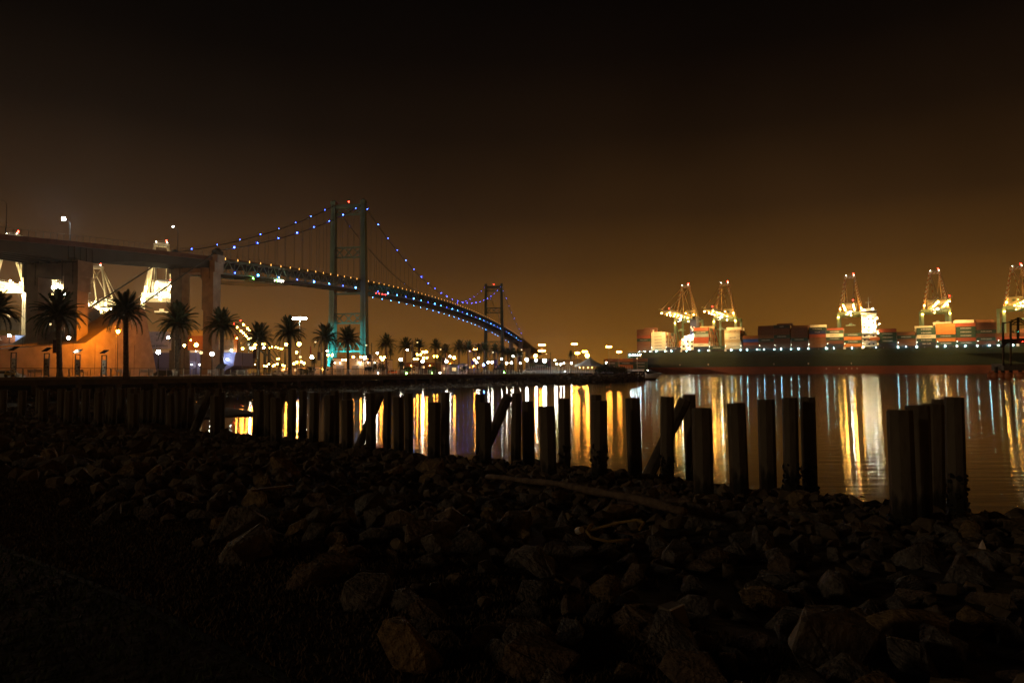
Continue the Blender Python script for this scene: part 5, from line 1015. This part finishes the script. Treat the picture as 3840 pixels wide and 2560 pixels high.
for px, Y, rz, m, l in [(30, 112, .1, 'white', 'pale parked car behind the railing by the stacked containers'), (622, 140, .0, 'black', 'black parked car before the anchorage foot'), (900, 190, .1, 'grey', 'grey parked car behind the railing near the bright sodium lamp'), (1046, 205, 0, 'white', 'white parked car behind the railing beside the low bush'), (1475, 235, .2, 'c_orange', 'orange lit parked car beside the annexe trees'), (1540, 235, .1, 'white', 'white parked car under the white lamps'), (1985, 232, .1, 'white', 'white parked car by the mesh fence')]: car(px, Y, rz, M[m], l)
# motor yacht and old timber jetty
p = at(2400, 1398, 262); by = thing('motor_yacht', 'white motor yacht moored behind the dark timber jetty', 'boat', (p.x, p.y, 0)); 
q = MB(); rings = []
for x, hw, z0, z1 in ((-5.5, 1.6, 0, 1.7), (-2, 1.9, -.2, 1.7), (2, 1.8, -.2, 1.9), (5, 1.1, .0, 2.2), (7.2, .08, 1.5, 2.6)): n0 = len(q.v); q.v += [(x, -hw * .7, z0), (x, hw * .7, z0), (x, hw, z1), (x, -hw, z1)]; rings.append(n0)
for a, c in zip(rings, rings[1:]):
    for k in range(4): q.f.append((a + k, a + (k + 1) % 4, c + (k + 1) % 4, c + k))
q.f += [(3, 2, 1, 0), tuple(rings[-1] + k for k in range(4))]; q.build('hull', M['white'], by)
cb_ = MB().hexa([(-4.5, -1.4, 1.7), (2.6, -1.4, 1.7), (2.6, 1.4, 1.7), (-4.5, 1.4, 1.7), (-4.2, -1.3, 3.6), (1.0, -1.2, 3.6), (1.0, 1.2, 3.6), (-4.2, 1.3, 3.6)]).build('cabin', M['white'], by)
for x in (-3.2, -1.6, 0): MB().box((x, -1.38, 2.8), (1.2, .12, .7)).build('window', M['glass'], cb_)
MB().box((-1.8, 0, 3.72), (6, 3.2, .12)).build('roof', M['tent'], by); MB().tube((-1, 0, 3.7), (-1, 0, 7.6), .06, n=5).beam((-1.6, 0, 6), (-.4, 0, 6), .05).build('mast', M['white'], by); MB().box((2, -1.95, 1.9), (9, .05, .06)).build('rub_rail', M['black'], by)
bulb('soft', by, (2.6, -1.0, 3.4), .14, 'deck_lamp'); bulb('soft', by, (-3.8, -1.6, 2.9), .12, 'deck_lamp'); bulb('sky', by, (-4.9, -1.4, 3.0), .1, 'deck_lamp'); bulb('dim', by, (-1, 0, 7.7), .2, 'masthead_lamp')
p = at(2362, 1400, 240); jt = thing('timber_jetty', 'dark old timber jetty on leaning piles by the yacht', 'jetty', (p.x, p.y, 0))
MB().box((0, 1, 2.95), (11.5, 2.2, .35)).build('deck', M['black'], jt)
for x in (-5, -2.6, -1, 1.5, 3.4, 4.9): MB().tube((x, .2, -1), (x * .97, .2, 2.8), .24, n=8).build('pile', M['mussel'], jt)
for a, c in ((-1.8, .5), (2.4, 1.2), (3.2, 4.6)): MB().tube((a - .8, 0, -.5), (c, .1, 2.7), .2, n=8).build('raking_pile', M['mussel'], jt)
MB().beam((-5, 0, 1.2), (5, 0, 1.2), .2).build('waling', M['mussel'], jt)
ft = thing('floating_pontoon', 'low grey floating pontoon before the moored yacht', 'pontoon', at(2415, 1406, 248)); ft.location.z = 0; MB().box((0, 0, .35), (8, 2, .7)).build('float', M['darkc'], ft); MB().box((0, -.98, 1.3), (8, .04, .05)).box((-4, -.98, .95), (.05, .05, .8)).box((4, -.98, .95), (.05, .05, .8)).box((0, -.98, .95), (.05, .05, .8)).build('handrail', M['metal'], ft)
# steel loading dolphin at the frame's edge with big fenders
YD = 235; p = at(3800, 1402, YD); dl_ = thing('steel_dolphin', 'dark steel landing dolphin with a roofed frame tower rising from the water', 'dolphin', (p.x, p.y, 0)); d0 = origin(dl_); D = lambda px, py, dy=0: at(px, py, YD + dy)
tb = lambda q, n, m='black': q.build(n, M[m], dl_, world=True)
for px in (3762, 3790):
    for dy in (0, 6): tb(MB().beam(D(px, 1207 if px > 3770 else 1208, dy), D(px, 1370, dy), .45), 'leg')
for px in (3884, 3912): tb(MB().beam(D(px, 1207), D(px, 1370), .45), 'leg')
for a, c in (((3758, 1210), (3925, 1200)), ((3790, 1200), (3925, 1200)), ((3758, 1215), (3800, 1202)), ((3792, 1207), (3818, 1190)), ((3818, 1190), (3850, 1207)), ((3795, 1216), (3820, 1203)), ((3820, 1203), (3848, 1217)), ((3790, 1217), (3925, 1217))): tb(MB().beam(D(*a), D(*c), .25), 'roof_truss')
tb(MB().beam(D(3820, 1192), D(3820, 1270), .3).beam(D(3815, 1192), D(3815, 1270), .3), 'king_post')
for py in (1250, 1257): tb(MB().beam(D(3790, py), D(3925, py), .15), 'guard_rail')
tb(MB().hexa([D(3756, 1288), D(3925, 1288), D(3925, 1288, 7), D(3756, 1288, 7), D(3756, 1272), D(3925, 1264), D(3925, 1264, 7), D(3756, 1272, 7)]), 'platform')
tb(MB().beam(D(3752, 1302), D(3795, 1270), .5).beam(D(3765, 1280), D(3765, 1370), .2), 'gangway')
tb(MB().box(D(3820, 1376, 3), (14, 6, 2.2)), 'base_deck', 'darkc')
for px in (3735, 3760, 3790, 3825, 3860): tb(MB().tube(Vector((D(px, 1385, 2).x, D(px, 1385, 2).y, -1)), D(px, 1375, 2), .5, n=8), 'pile', 'mussel')
bulb('red', dl_, D(3835, 1281, -.5) - d0, .1, 'marker_lamp'); bulb('cyan', dl_, D(3818, 1243, -.5) - d0, .03, 'marker_lamp')
for i, px in enumerate((3714, 3732, 3758, 3784, 3830)):
    p = at(px, 1392, YD - 4 - i * 2); o = thing('round_fender', f'orange ball fender against the steel dolphin, {ORD[i]} from its open water end', 'fender', (p.x, p.y, .95), 0, 'ball fenders at the dolphin'); MB().ball((0, 0, 0), 1.0 + .08 * i, 14, 9).build('ball', M['orange'], o, smooth=True); MB().tube((0, 0, .9), (0, .6, 1.7), .08, n=5).build('chain', M['black'], o)
# ================================================================ HARBOUR HAZE
hz_m = bpy.data.materials.new('night_haze'); hz_m.use_nodes = True; t = hz_m.node_tree; t.nodes.clear()
pv = t.nodes.new('ShaderNodeVolumePrincipled'); pv.inputs['Color'].default_value = (.9, .9, .9, 1); pv.inputs['Density'].default_value = .00005; pv.inputs['Anisotropy'].default_value = .88
om = t.nodes.new('ShaderNodeOutputMaterial'); t.links.new(pv.outputs[0], om.inputs['Volume'])
ho = MB().box((0, 1200, 60), (5200, 3000, 126)).build('haze', hz_m); struct(tag(ho, 'thin night haze lying over the harbour', 'haze'), 'stuff')
cy.volume_bounces = 0
